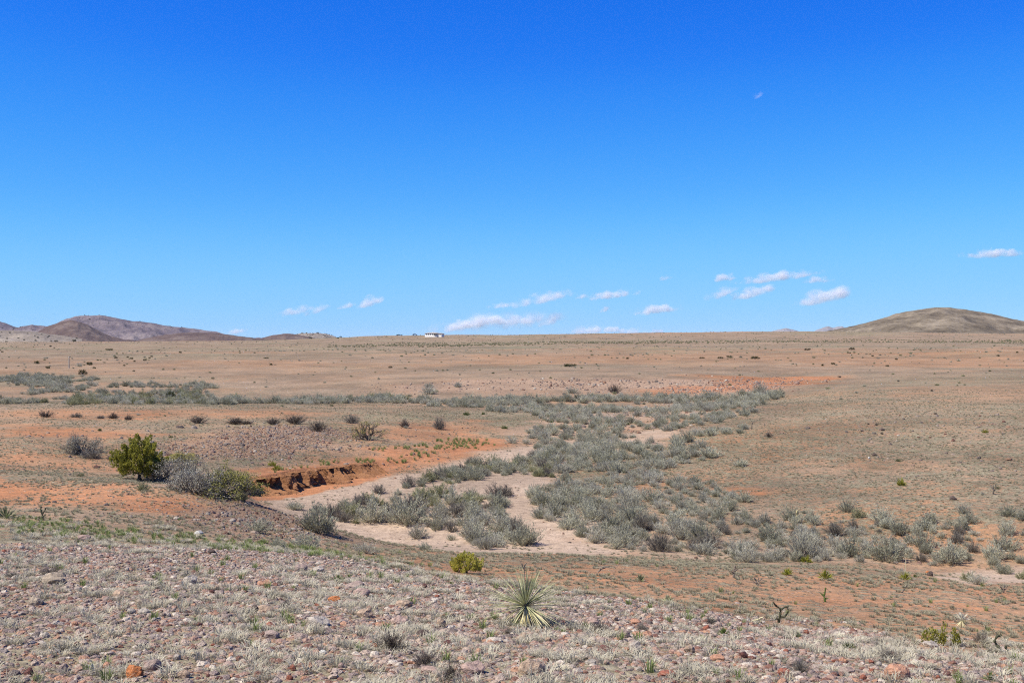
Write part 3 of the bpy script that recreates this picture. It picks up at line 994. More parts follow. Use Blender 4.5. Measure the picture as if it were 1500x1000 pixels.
BIG = [
    (80, 860, 44, 19, "brown", "large brown boulder with a shaded right face"), (53, 890, 26, 15, "brown", "half-buried dark brown stone below the large brown boulder"),
    (178, 878, 28, 12, "tan", "smooth flat oval brown-pink stone"), (207, 892, 26, 14, "brown", "brown stone sitting on two grey ones"), (192, 901, 15, 9, "grey", "grey-blue stone under a brown one, on its left"),
    (211, 902, 20, 9, "grey", "grey stone under a brown one, on its right"), (197, 997, 28, 20, "orange", "bright orange stone at the bottom edge"), (222, 986, 32, 17, "purple", "grey-purple stone touching the bright orange one"),
    (92, 986, 16, 13, "purple", "purple-brown stone left of the bright orange one"), (42, 991, 16, 11, "maroon", "dark red-brown stone at the bottom left corner"), (113, 951, 11, 10, "maroon", "little maroon stone in the grass at left"),
    (209, 947, 24, 9, "purple", "flat purple-grey stone slab in the lower left grass"), (83, 918, 14, 8, "grey", "small grey stone with a dark underside at left"), (280, 859, 26, 15, "grey", "grey stone with a black shaded right half"),
    (388, 860, 27, 9, "salmon", "long flat reddish pink stone near the brow"), (388, 898, 30, 10, "tan", "long tan stone beside a dark maroon one"), (373, 900, 12, 12, "dark", "dark maroon pointed stone beside a long tan one"),
    (313, 905, 20, 9, "salmon", "flat reddish stone left of centre-left on gravel"), (396, 925, 21, 12, "brick", "brick-red block above a pinkish grey slab"), (398, 937, 26, 12, "purple", "pinkish grey slab under a brick-red block"),
    (464, 921, 42, 17, "grey", "large pale grey stone with a dark right end"), (441, 939, 22, 10, "purple", "grey stone with a reddish foot under the large pale grey one"), (479, 943, 18, 10, "pink", "pink stone right under the large pale grey one"),
    (473, 962, 12, 9, "white", "bright white stone on gravel"), (433, 972, 4, 3, "white", "tiny white chip left of the bright white stone"), (490, 882, 22, 8, "orange", "flat orange-red stone left of the small low yucca"),
    (390, 886, 22, 9, "tan", "squarish tan stone above a long tan one"), (423, 971, 20, 10, "purple", "dull purple-grey stone near the bright white one"), (520, 862, 38, 9, "purple", "long low purple-grey stone with a dark right end"),
    (529, 876, 30, 12, "pink", "broad flat tan-pink stone under a long purple-grey one"), (592, 893, 30, 12, "tan", "tan stone with a reddish right end near the yucca"), (535, 907, 27, 13, "tan", "tan-pink rounded stone left of the dark twig bush"),
    (588, 918, 34, 14, "pink", "wide grey-pink stone above the twig bushes"), (646, 923, 16, 14, "tan", "round tan stone left of the large yucca"), (634, 925, 11, 9, "brick", "brown-red stone touching a round tan one"),
    (620, 935, 24, 11, "dark", "dark wedge-shaped stone standing in for a shadow right of the twig bush"), (702, 938, 14, 8, "tan", "small tan stone at the yucca's near left"), (724, 943, 28, 9, "pale", "pale flat stone left of the yucca's foot"),  # the dark wedge is a shadow modelled as a stone
    (690, 990, 46, 19, "pink", "large flat purple-pink stone at the bottom centre"), (714, 981, 15, 9, "purple", "grey stone on the right end of the large purple-pink one"), (631, 986, 32, 9, "pink", "flat pinkish slab between twig bushes"),
    (548, 955, 13, 12, "salmon", "salmon-pink stone at the left twig bush"), (765, 941, 20, 12, "tan", "smooth tan stone in front of the large yucca"), (780, 993, 47, 25, "tan", "large tan-pink boulder with red broken base, bottom centre"),
    (868, 921, 22, 14, "pink", "pinkish stone in the grass right of the yucca"), (931, 917, 18, 9, "salmon", "salmon stone in pale grass right of the yucca"), (946, 940, 24, 14, "salmon", "orange-pink angular stone above a pale tan one"),
    (931, 957, 21, 15, "pale", "pale tan rounded stone under an orange-pink one"), (885, 960, 24, 13, "maroon", "maroon stone with a bright red side"), (866, 975, 22, 9, "grey", "light grey flat stone above white gravel"),
    (976, 994, 32, 11, "brick", "flat brick-red slab at the bottom edge"), (915, 938, 18, 14, "purple", "dull pink-purple stone left of an orange-pink one"), (1010, 958, 19, 11, "tan", "tan-pink oval stone at centre right"),
    (1088, 966, 18, 11, "maroon", "dark maroon stone with a shaded right side"), (1148, 992, 24, 12, "brick", "brick-red angular stone at the bottom right"), (1236, 973, 16, 9, "salmon", "salmon stone with a light patch, lower right"),
    (1163, 981, 26, 17, "purple", "purple-grey stone behind twigs, lower right"), (1127, 949, 11, 8, "maroon", "small maroon block in grass, right of the middle"), (1181, 929, 9, 6, "brick", "little pinkish red stone far right of the yucca"),
    (1313, 1001, 42, 25, "salmon", "large salmon-brown rock at the bottom right"), (1470, 971, 17, 8, "brick", "red stone near the crooked black cholla"), (1362, 949, 30, 9, "pale", "flat pale rock in front of the juniper sprouts"),
    (1387, 992, 16, 8, "maroon", "maroon stone in grass at the lower right"), (1412, 994, 7, 4, "white", "small white stone at the lower right"), (847, 988, 16, 8, "pale", "pale stone among white gravel"),
    (1240, 990, 26, 12, "purple", "grey stone with dark left end at the lower right"), (1052, 970, 26, 10, "salmon", "flat reddish tan stone at the lower right of centre"), (560, 921, 24, 10, "salmon", "reddish stone left of the wide grey-pink one"),
    (655, 947, 16, 9, "maroon", "dull maroon stone above the right twig bush"), (335, 982, 20, 12, "pink", "pinkish stone in gravel near the bottom left"), (270, 996, 22, 12, "tan", "tan stone half hidden in gravel, bottom left"),
    (424, 998, 12, 8, "brick", "brick-red small stone at the bottom left of centre"), (429, 985, 11, 10, "brick", "brick-red small block above another near the bottom"), (440, 838, 24, 10, "purple", "purple-pink rock on the left brow"),
    (465, 840, 22, 9, "pale", "whitish rock on the left brow"), (120, 793, 30, 9, "pink", "pinkish flat rock on the far left brow"), (310, 812, 13, 6, "dark", "dark flat stone on the grassy brow"),
]
BIGP = [ground(b_[0], b_[1] - .32 * b_[3])[:2] + (b_[2] * ground(b_[0], b_[1])[1] / F / 2,) for b_ in BIG]


def off_stones(x, y, f=1.0):
    ok = np.ones(len(x), bool)
    for bx_, by_, br_ in BIGP:
        ok &= np.hypot(x - bx_, (y - by_ + br_ * .5) * .75) > br_ * f
    return ok


# near slope
x, y, z, g = sample_land(6.5, 30, 34, 1)
cl1 = fbm(x / .55, y / .55, 90, 3) + fbm(x / 3, y / 3, 91, 2) * .5
f1 = grid_sample(m_fore, x, y)
keep = (f1 > .25) & (cl1 + g.uniform(-.35, .35, len(x)) > .12) & in_view(x, y, z, .15) & off_stones(x, y, 1.3)
x, y, z = x[keep], y[keep], z[keep]
scatter("dry_grass", np.stack([x, y, z], 1), g.uniform(0, 6.28, len(x)), g.uniform(.6, 1.35, len(x)), g.integers(0, 6, len(x)), c_dry, "pale dry grass covering the stony near slope")
print("dry grass", len(x))
# middle distance
P_, S_ = [], []
for lo, hi, de, ss in ((16, 45, 22, .62), (45, 80, 12, .62), (80, 150, 4, .75)):
    x, y, z, g = sample_land(lo, hi, de, int(lo))
    cl1 = fbm(x / 1.6, y / 1.6, 92, 3)
    gd = grid_sample(grass, x, y); f1 = grid_sample(m_fore, x, y)
    keep = (gd - .52 + cl1 * .8 + g.uniform(-.28, .28, len(x)) > 0) & (f1 < .6) & in_view(x, y, z, .1)
    P_.append(np.stack([x, y, z], 1)[keep]); S_.append(ss * g.uniform(.5, 1.2, keep.sum()))
P_, S_ = np.concatenate(P_), np.concatenate(S_)
scatter("grey_grass", P_, rng.uniform(0, 6.28, len(P_)), S_, rng.integers(0, 4, len(P_)), c_mid, "grey grass clumps dotted over the orange flats and slopes")
print("mid grass", len(P_))
# green grass: along the brow, on the near slope, forbs beside the wash
x, y, z, g = sample_land(7, 32, 16, 5)
gr = grid_sample(green, x, y); f1 = grid_sample(m_fore, x, y)
keep = (g.random(len(x)) < gr * 1.1 + .035 * f1 + .012) & in_view(x, y, z, .1)
P1, s1 = np.stack([x, y, z], 1)[keep], g.uniform(.5, 1.1, keep.sum())
x, y, z, g = sample_land(55, 100, 7, 6)
fb = poly_mask([(395, 690), (480, 676), (560, 660), (690, 645), (690, 656), (600, 668), (480, 685), (400, 700)], .02, 95)
keep = (g.random(len(x)) < grid_sample(fb, x, y) * .75 * (fbm(x / 2, y / 2, 96) > .0)) & in_view(x, y, z, .1)
P2, s2 = np.stack([x, y, z], 1)[keep], g.uniform(1.0, 2.3, keep.sum())
Pg = np.concatenate([P1, P2])
scatter("green_grass", Pg, rng.uniform(0, 6.28, len(Pg)), np.concatenate([s1, s2]), rng.integers(0, 3, len(Pg)), c_green, "fresh green grass and small green weeds")

# gravel and rubble
rk = [mesh("pebble", *rock_shape(200 + i, 1, 4, .2), M["gravel"]) for i in range(8)]
c_rock = variants("pebble_kind", rk)
c_rub = variants("rubble_kind", [mesh("rubble_piece", *rock_shape(220 + i, 1, 4, .2), M["rubble"]) for i in range(6)])
x, y, z, g = sample_land(6.5, 24, 380, 8)
f1 = grid_sample(m_fore, x, y)
pat = fbm(x / 1.1, y / 1.1, 97, 3)
keep = (g.random(len(x)) < f1 * (.95 + pat * .5)) & in_view(x, y, z, .03)
P_ = np.stack([x, y, z], 1)[keep]
s = np.exp(g.normal(math.log(.021), .55, len(P_))).clip(.007, .065)
scatter("gravel", P_, g.uniform(0, 6.28, len(P_)), np.stack([s, s * g.uniform(.6, 1, len(s)), s * g.uniform(.4, .75, len(s))], 1), g.integers(0, 8, len(P_)), c_rock, "pebbles and gravel strewn over the near slope", .3)
print("gravel", len(P_))
P_, s_ = [], []
for poly, lo, hi, de, med in ((STONE1, 60, 105, 20, .06), (STONE2, 26, 45, 26, .04), (BANK2, 150, 215, .6, .12),
                              ([(800, 560), (880, 553), (920, 560), (880, 572), (790, 572)], 150, 215, .8, .16),
                              ([(960, 570), (1080, 553), (1170, 553), (1190, 560), (1100, 576), (1010, 578)], 150, 215, 1.2, .15),
                              ([(1180, 620), (1500, 600), (1500, 700), (1250, 690)], 55, 120, .35, .10),
                              ([(860, 800), (1000, 812), (1350, 828), (1350, 800), (1000, 790)], 38, 56, 1.2, .06),
                              ([(930, 650), (1010, 610), (1040, 596), (960, 590), (850, 615)], 75, 160, .6, .15),
                              ([(-50, 640), (700, 620), (700, 690), (380, 700), (-50, 690)], 50, 110, .5, .07),
                              ([(0, 700), (300, 720), (480, 800), (0, 765)], 26, 55, 4.0, .03),
                              (SAND, 40, 95, .5, .05)):
    x, y, z, g = sample_land(lo, hi, de, int(med * 1000) + int(lo))
    mk = grid_sample(poly_mask(poly, .03, 99), x, y)
    keep = (g.random(len(x)) < mk) & in_view(x, y, z, .1)
    P_.append(np.stack([x, y, z], 1)[keep]); s_.append(np.exp(g.normal(math.log(med), .45, keep.sum())))
P_, s = np.concatenate(P_), np.concatenate(s_)
scatter("rubble", P_, rng.uniform(0, 6.28, len(P_)), np.stack([s, s * rng.uniform(.6, 1, len(s)), s * rng.uniform(.45, .9, len(s))], 1), rng.integers(0, 6, len(P_)), c_rub, "broken stones on the banks and hillsides", .3)
print("rubble", len(P_))


# ------------------------------------------------------------------ plants
def shrub_shape(seed, shoots=80, per=48, h=.62, leafL=.06, leafW=.013, low=.12, spread=.5, bend=.12):
    """a rounded desert shrub of unit width: many upright shoots from one base, fine leaves along each"""
    g = np.random.default_rng(seed)
    stems, LP, LD = [], [], []
    lump = g.uniform(0, 6.28, 3)
    for i in range(shoots):
        an = g.uniform(0, 2 * math.pi)
        ct = g.uniform(low, 1) ** .8
        st = math.sqrt(max(0, 1 - ct * ct))
        k_ = 1 + .22 * math.sin(2 * an + lump[0]) + .14 * math.sin(5 * an + lump[1])
        rl = g.uniform(.7, 1.08) * k_
        tip = np.array([math.cos(an) * st * spread * rl, math.sin(an) * st * spread * rl, ct * h * rl])
        base = np.array([math.cos(an), math.sin(an), 0]) * g.uniform(0, .12) * st
        base[2] = -.03
        mid = (base + tip) / 2 + np.array([0, 0, -bend * st * .3]) + g.normal(0, .02, 3)
        P = np.stack([base, mid, tip])
        if i % 2 == 0:
            stems.append(tube(P, [.009, .006, .003], 3))
        t = g.uniform(.22, 1.0, per) ** .75
        q = np.where(t[:, None] < .5, base + (mid - base) * (t * 2)[:, None], mid + (tip - mid) * (t * 2 - 1)[:, None])
        d = unit(tip - mid)[None] + g.normal(0, .30, (per, 3)) + np.array([0, 0, .2])
        LP.append(q + g.normal(0, .018, (per, 3))); LD.append(d)
    LP, LD = np.concatenate(LP), np.concatenate(LD)
    LP[:, 2] = np.clip(LP[:, 2], .0, None)
    return join(stems), leaves(LP, LD, leafL * g.uniform(.6, 1.3, len(LP)), leafW, g)


def twig_shape(seed, stems=9, h=.8, spread=.5, depth=3, kids=3, rad=.016, leafy=0.0, leafL=.03, sides=3, flare=.55):
    """a bare, many-branched bush of about unit width; with leafy > 0 some twig ends carry leaves"""
    g = np.random.default_rng(seed)
    parts, tips = [], []

    def grow(p, d, L, r_, dep):
        m = p + d * L * .5 + g.normal(0, L * .08, 3)
        e = p + d * L + g.normal(0, L * .12, 3)
        e[2] = max(e[2], .01)
        parts.append(tube([p, m, e], [r_, r_ * .8, r_ * .6], sides if dep < depth else 3))
        if dep == 0:
            tips.append((e, unit(e - m)))
            return
        for _ in range(kids):
            d2 = unit(d + g.normal(0, flare, 3) + np.array([0, 0, .12]))
            o_ = g.uniform(.45, 1)
            grow(p + (e - p) * o_, d2, L * g.uniform(.55, .85), r_ * .58, dep - 1)
    for i in range(stems):
        an = g.uniform(0, 2 * math.pi)
        ct = g.uniform(.3, 1)
        st = math.sqrt(1 - ct * ct)
        d = np.array([math.cos(an) * st * spread * 2, math.sin(an) * st * spread * 2, ct * h * 1.3])
        Ln = np.linalg.norm(d)
        grow(np.array([math.cos(an) * .04, math.sin(an) * .04, -.03]), d / Ln, Ln * .36, rad, depth)
    W = join(parts)
    if leafy <= 0:
        return W, None
    LP, LD = [], []
    for e, d in tips:
        if g.random() > leafy:
            continue
        k_ = 7
        LP.append(e + g.normal(0, .035, (k_, 3))); LD.append(d + g.normal(0, .8, (k_, 3)))
    LP, LD = np.concatenate(LP), np.concatenate(LD)
    LP[:, 2] = np.clip(LP[:, 2], .02, None)
    return W, leaves(LP, LD, leafL, leafL * .55, g)


def juniper_shape(seed, plumes=110, h=.8, per=90, pl=.17, pw=.05, round_=False):
    g = np.random.default_rng(seed)
    parts = []
    parts.append(tube([(0, 0, -.05), (.02, 0, h * .25), (-.01, .02, h * .5)], [.045, .035, .02], 6))
    LP, LD = [], []
    for i in range(plumes):
        an = g.uniform(0, 2 * math.pi); ct = g.uniform(0, 1) ** 1.4
        st = math.sqrt(max(0, 1 - ct * ct))
        rl = g.uniform(.45, 1) ** .6
        lum = 1 + .16 * math.sin(3 * an + seed) + .1 * math.sin(7 * an)
        c = np.array([math.cos(an) * (st * .43 - .07 * (ct < .2)) * rl * lum, math.sin(an) * (st * .43 - .07 * (ct < .2)) * rl * lum, h * (.06 + .78 * ct * rl)])
        c[2] = max(c[2], .04)
        ax = unit(np.array([math.cos(an) * st * .55, math.sin(an) * st * .55, .75]) + g.normal(0, .15, 3))
        L = pl * g.uniform(.7, 1.35)
        if i % 3 == 0:
            parts.append(tube([(0, 0, h * .12), c * .55 + np.array([0, 0, h * .1]), c], [.016, .011, .005], 4))
        t = g.random(per)
        rad = pw * np.sin(math.pi * np.clip(t * .8 + .18, 0, 1)) * np.sqrt(g.random(per))
        dirs = unit(g.normal(size=(per, 3)))
        dirs = unit(dirs - (dirs @ ax)[:, None] * ax)
        LP.append(c + ax * (L * t)[:, None] + dirs * rad[:, None])
        LD.append(ax[None] * 1.0 + dirs * .7 + g.normal(0, .2, (per, 3)))
    LP, LD = np.concatenate(LP), np.concatenate(LD)
    LP[:, 2] = np.clip(LP[:, 2], .01, None)
    return join(parts), leaves(LP, LD, .042, .022, g)


def two_part(name, wood, leaf, wm, lm):
    """mesh data for a plant: separate wood and leaf meshes, plus both joined for the copies that show small"""
    a = mesh(name + "_stems", *wood, wm)
    b_ = mesh(name + "_foliage", *leaf, lm)
    J = join([wood, leaf])
    c = mesh(name, *J, [wm, lm], np.concatenate([np.zeros(len(wood[1]), int), np.ones(len(leaf[1]), int)]))
    return a, b_, c


KIND = {}
for kn, lm, hh, lw in (("sage", "sage_leaf", .66, .013), ("grey", "grey_leaf", .58, .010), ("olive", "olive_leaf", .64, .014)):
    KIND[kn] = [two_part("desert_shrub", *shrub_shape(300 + 10 * len(KIND) + i, h=hh * (1 + .12 * (i - 1)), leafW=lw, shoots=84), M["shrub_stem"], M[lm]) for i in range(3)]
for kn, wm, lw in (("dark", "dark_twig", .010), ("bare", "grey_twig", .008)):
    KIND[kn] = [two_part("shrub", *shrub_shape(340 + i + int(lw * 4000), 95, 30, .62, .10, lw, .18), M[wm], M[wm]) for i in range(3)]

LAB = []            # (object, picture x, picture y, words for its look)


def plant(kind, px, py, wpx, hk=1.0, desc="grey-green desert shrub", name="desert_shrub", group="shrubs in and beside the wash", parts=None, cat="shrub", pos=None, label=None, var=None):
    x, y, z = pos if pos is not None else ground(px, py)
    w = wpx * y / F
    vs_ = KIND[kind]
    v = vs_[rng.integers(0, len(vs_)) if var is None else var]
    rz = rng.uniform(0, 6.28)
    sca = (w * rng.uniform(.95, 1.05), w * rng.uniform(.95, 1.05), w * hk * rng.uniform(.92, 1.08))
    if (parts is None and wpx >= 24 or parts) and v[1] is not v[0]:
        o_ = place(name, None, (x, y, z), rz, sca)
        o_.empty_display_size = .1
        place("stems", v[0], parent=o_)
        place("foliage", v[1], parent=o_)
    else:
        o_ = place(name, v[2], (x, y, z), rz, sca)
    tag(o_, label, cat, group)
    if label is None:
        LAB.append((o_, px, py, desc))
    return o_


# ---- named shrubs, one by one: (kind, x, y of the foot, width in picture, height/width, words, name)
SH = [
    ("sage", 466, 779, 74, .95, "large grey-green shrub hanging over the brow of the wash"),
    ("grey", 612, 789, 36, 1.0, "silvery grey ball-shaped shrub on bare pink sand"),
    ("grey", 693, 778, 40, 1.0, "silvery bluish grey shrub at the thicket's near edge"),
    ("grey", 712, 804, 38, .95, "dark-centred grey shrub at the thicket's near edge"),
    ("sage", 768, 798, 56, 1.0, "big bushy grey-green shrub in the fork of the sand"),
    ("sage", 545, 765, 62, .9, "olive-grey shrub on a low sand mound"),
    ("sage", 600, 768, 66, .95, "broad olive-green shrub beside bare pink sand"),
    ("olive", 515, 757, 40, .9, "olive shrub leaning over the sand mound"),
    ("sage", 432, 746, 30, .75, "flat pale green shrub alone on the sandy channel"),
    ("sage", 375, 780, 46, .7, "grey shrub on the stony brow before the wash"),
    ("sage", 408, 802, 30, .9, "small grey shrub on the gravelly brow before the wash"),
    ("sage", 448, 803, 50, .7, "low wide grey-green shrub on the gravelly brow"),
    ("grey", 534, 810, 40, .7, "wispy pale grey shrub at the edge of the orange flat"),
    ("sage", 622, 806, 24, .8, "small grey-green tuft on the near sand edge"),
    ("grey", 1432, 856, 34, .9, "round grey shrub on the pale sand at the far right"),
    ("olive", 1417, 851, 26, 1.0, "olive-green shrub leaning against a round grey one on sand"),
    ("sage", 1470, 840, 30, .9, "grey-green shrub behind the patch of pale sand at right"),
    ("olive", 1497, 848, 20, 1.0, "small green shrub on sand, cut off by the right edge"),
    ("sage", 1300, 821, 66, .75, "wide dense grey shrub clump over a dark eroded edge"),
    ("sage", 1390, 825, 60, .75, "wide dense grey shrub clump on the right bank"),
    ("sage", 1090, 757, 20, .9, "small grey shrub on the grassy floor right of the thicket"),
    ("sage", 1158, 762, 34, .85, "rounded grey shrub on the grassy floor, the left of a pair"),
    ("sage", 1188, 764, 30, .8, "rounded grey shrub on the grassy floor, the right of a pair"),
    ("sage", 1242, 750, 30, .9, "upright pale grey shrub under the right hillside"),
    ("olive", 1258, 758, 26, .7, "olive shrub with yellowish top under the right hillside"),
    ("grey", 1411, 752, 24, 1.1, "upright silvery shrub on the lower right hillside"),
    ("sage", 1362, 766, 34, .75, "low grey shrub on the lower right hillside"),
    ("sage", 1392, 769, 22, .6, "low flat grey shrub next to another on the lower right hillside"),
    ("sage", 1476, 756, 30, .8, "grey shrub at the right edge of the lower hillside"),
    ("sage", 1497, 762, 28, .9, "grey shrub touching the right edge of the picture"),
    ("sage", 1090, 735, 32, .7, "pale grey shrub on the grassy floor below the right slope"),
    ("sage", 1040, 670, 40, .7, "spreading grey shrub at the foot of the right slope"),
    ("sage", 1085, 683, 28, .6, "low grey shrub with a dark right side under the right slope"),
    ("dark", 1126, 641, 14, .9, "small dark shrub alone on the right hillside"),
    ("grey", 1113, 574, 24, .95, "dark round shrub against the stony far bank"),
    ("dark", 290, 620, 28, .65, "grey-brown spiky shrub at the left of the plateau row"),
    ("dark", 345, 621, 34, .45, "low spreading grey-brown shrub in the plateau row"),
    ("dark", 362, 621, 22, .4, "low grey-brown twiggy shrub touching a spreading one in the plateau row"),
    ("dark", 400, 622, 24, .7, "twin-topped grey-brown shrub in the plateau row"),
    ("dark", 432, 621, 34, .6, "wide grey-brown shrub in the plateau row"),
    ("dark", 466, 632, 28, .8, "leaning grey-brown shrub at the right end of the plateau row"),
    ("dark", 68, 611, 24, .6, "dark rounded shrub alone on the orange plateau at far left"),
    ("dark", 166, 613, 20, .65, "small dark shrub on the plateau, beside a flat grey one"),
    ("bare", 147, 613, 18, .4, "flat grey shrub on the plateau, beside a dark one"),
    ("bare", 112, 611, 26, .35, "flat grey shrub on a thin grey strip of the plateau"),
    ("dark", 188, 615, 14, .9, "small dark twiggy shrub at the end of the thin grey strip"),
    ("bare", 516, 620, 28, .8, "brownish shrub with sparse leaves behind a dark bushy one"),
    ("bare", 643, 629, 28, 1.0, "tan feathery shrub with a dark foot on the orange plateau"),
    ("dark", 593, 626, 18, 1.1, "narrow dark shrub with upright twigs on the orange plateau"),
    ("bare", 134, 671, 44, .45, "grey leafless shrub sprawling low on the orange slope"),
    ("bare", 162, 673, 20, .5, "tiny grey leafless shrub close to the large green juniper"),
    ("grey", 628, 577, 26, .85, "grey shrub on the far stony bank, the lower of a stack"),
    ("grey", 628, 567, 16, .7, "small grey shrub above another on the far stony bank"),
    ("grey", 671, 567, 16, .9, "dark grey shrub on the far stony bank, right of two"),
    ("dark", 900, 576, 20, .9, "dark brown shrub under the far stony bank"),
    ("grey", 838, 576, 24, .7, "grey brown shrub under the pale stones of the far bank"),
    ("olive", 190, 590, 30, .6, "large brownish shrub at the near edge of the left thicket"),
]
for kd, px, py, w, hk, ds in SH:
    plant(kd, px, py, w, hk, label=ds)
PLACED = [ground(s[1], s[2])[:2] + (s[3] * ground(s[1], s[2])[1] / F,) for s in SH]

THICK = [   # polygon of the feet, world width range, spacing factor, kinds
    ([(462, 752), (530, 730), (620, 706), (690, 685), (760, 672), (810, 670), (785, 700), (748, 728), (738, 748), (700, 750), (640, 752), (560, 764), (500, 766)], (.5, 1.45), .58, "ssob"),
    ([(520, 766), (640, 746), (738, 738), (742, 760), (800, 799), (740, 806), (690, 800), (650, 782), (590, 772)], (.5, 1.45), .56, "ssgb"),
    ([(766, 750), (780, 728), (850, 698), (960, 668), (1040, 648), (1020, 680), (940, 715), (920, 745), (915, 804), (860, 790), (815, 772)], (.5, 1.4), .62, "sgs"),
    ([(905, 780), (930, 755), (1010, 770), (1060, 785), (1050, 815), (920, 806)], (.5, 1.4), .62, "sggb"),
    ([(1050, 795), (1160, 800), (1250, 803), (1350, 808), (1350, 824), (1150, 824), (1050, 818)], (.5, 1.4), .58, "sgg"),
    ([(930, 740), (960, 705), (1030, 695), (1060, 750), (1150, 775), (1060, 785)], (.35, 1.0), .68, "sg"),
    ([(1080, 765), (1500, 778), (1540, 800), (1500, 828), (1340, 824), (1200, 805)], (.35, 1.25), .74, "sgsb"),
    ([(760, 665), (800, 648), (860, 656), (960, 640), (1030, 645), (960, 668), (860, 695), (800, 690)], (.6, 1.5), .62, "ssg"),
    ([(740, 648), (790, 628), (870, 614), (1000, 604), (1085, 596), (1108, 597), (1035, 642), (940, 648), (850, 658)], (.55, 1.6), .78, "ssg"),
    ([(650, 594), (760, 593), (880, 595), (1000, 592), (1110, 585), (1116, 590), (1085, 596), (900, 612), (800, 616), (760, 610)], (.6, 1.7), .76, "ssg"),
    ([(330, 592), (480, 591), (640, 592), (760, 591), (740, 585), (640, 587), (500, 587), (340, 590)], (1.0, 2.1), .56, "sgs"),
    ([(640, 592), (740, 588), (880, 583), (1000, 582), (1110, 580), (1112, 586), (1000, 591), (800, 594)], (1.1, 2.1), .58, "sgs"),
    ([(0, 581), (180, 576), (300, 573), (320, 578), (340, 590), (200, 592), (0, 592)], (.8, 1.8), .64, "sgso"),
    ([(60, 574), (120, 566), (200, 563), (318, 560), (300, 568), (180, 577), (60, 582)], (.8, 1.9), .70, "sgs"),
    ([(-10, 552), (100, 550), (130, 559), (100, 566), (60, 568), (0, 566)], (.9, 2.0), .64, "sgs"),
    ([(500, 583), (620, 581), (620, 586), (500, 588)], (1.1, 1.8), .7, "so"),
]
KN = {"s": "sage", "g": "grey", "o": "olive", "b": "bare"}
KDESC = {"s": "grey-green shrub", "g": "silvery grey shrub", "o": "olive-green shrub", "b": "leafless grey shrub"}
cand = []
taken = {}


def free(x, y, w, sp):
    c = 3.0
    ix, iy = int(math.floor(x / c)), int(math.floor(y / c))
    for i in range(ix - 1, ix + 2):
        for j in range(iy - 1, iy + 2):
            for (u, v, q) in taken.get((i, j), ()):
                if (u - x) ** 2 + (v - y) ** 2 < (sp * (w + q) / 2) ** 2:
                    return False
    return True


def take(x, y, w):
    taken.setdefault((int(math.floor(x / 3.0)), int(math.floor(y / 3.0))), []).append((x, y, w))


for p in PLACED:
    take(p[0], p[1], p[2] * 1.15)
KEEP_OFF = [poly_mask(p, .012, 105, .5) for p in (
    [(478, 786), (520, 778), (560, 775), (590, 780), (640, 794), (655, 806), (560, 806), (500, 800)],
    [(741, 735), (758, 722), (765, 745), (800, 770), (880, 801), (850, 807), (805, 798), (772, 775), (745, 755)],
)]
for ti, (poly, wr, sp, kinds) in enumerate(THICK):
    q = [ground(*p) for p in poly]
    lo = min(math.hypot(p[0], p[1]) for p in q); hi = max(math.hypot(p[0], p[1]) for p in q)
    x, y, z, g = sample_land(lo * .97, hi * 1.03, 4.0 if lo < 60 else 2.6 if lo < 100 else 1.3, 500 + ti, .49)
    mk = grid_sample(poly_mask(poly, .025, 107 + ti), x, y)
    off = np.max([grid_sample(k_, x, y) for k_ in KEEP_OFF], axis=0)
    sel = np.nonzero((mk > .5) & (off < .4))[0]
    clump = fbm(x / 6, y / 6, 120, 3)
    for i in sel:
        w = wr[0] + (wr[1] - wr[0]) * g.random() ** 1.4
        if free(x[i], y[i], w, sp) and clump[i] > (-.42 if ti < 5 else -.02 if ti > 11 else -.14) and in_view(x[i], y[i], z[i], w * .5):
            take(x[i], y[i], w)
            kd = kinds[g.integers(0, len(kinds))]
            cand.append((w * F / y[i], x[i], y[i], z[i], w, kd))
cand.sort(key=lambda c: -c[0])
NKEEP = 300 - len(SH)
for wpx, x, y, z, w, kd in cand[:NKEEP]:
    px, py = project(x, y, z)
    plant(KN[kd], px, py, wpx, rng.uniform(.72, 1.02), desc=KDESC[kd], pos=(x, y, z))
rest = cand[NKEEP:]
c_sh = variants("shrub_kind", [v[2] for kn in ("sage", "grey", "olive", "bare") for v in KIND[kn]])
ki = {"s": 0, "g": 3, "o": 6, "b": 9}
scatter("shrub_thicket", [(c[1], c[2], c[3]) for c in rest], rng.uniform(0, 6.28, len(rest)), [(c[4], c[4], c[4] * rng.uniform(.62, .9)) for c in rest],
        [ki[c[5]] + rng.integers(0, 3) for c in rest], c_sh, "grey-green shrubs massed along the far drainage", .05)
print("shrubs", len(cand), "as stuff", len(rest))
# small low scrub between the shrubs and over the plain (too many and too small to tell apart)
P_, S_, I_ = [], [], []
for lo, hi, de, wr, cond in ((36, 60, .03, (.2, .5), 0), (60, 130, .010, (.25, .55), 0), (130, 330, .010, (.3, .85), 1), (330, 1300, .0055, (.5, 1.5), 2)):
    x, y, z, g = sample_land(lo, hi, de, 700 + int(lo), .49)
    cl_ = fbm(x / (lo * .12), y / (lo * .12), 110, 3)
    sd_ = grid_sample(sand, x, y); bn = grid_sample(m_bench, x, y)
    keep = (g.random(len(x)) < .55 + cl_ * 1.2) & (sd_ < .4) & (bn < .5) & in_view(x, y, z, .4)
    P_.append(np.stack([x, y, z], 1)[keep]); S_.append(g.uniform(*wr, keep.sum())); I_.append(g.integers(0, 9, keep.sum()))
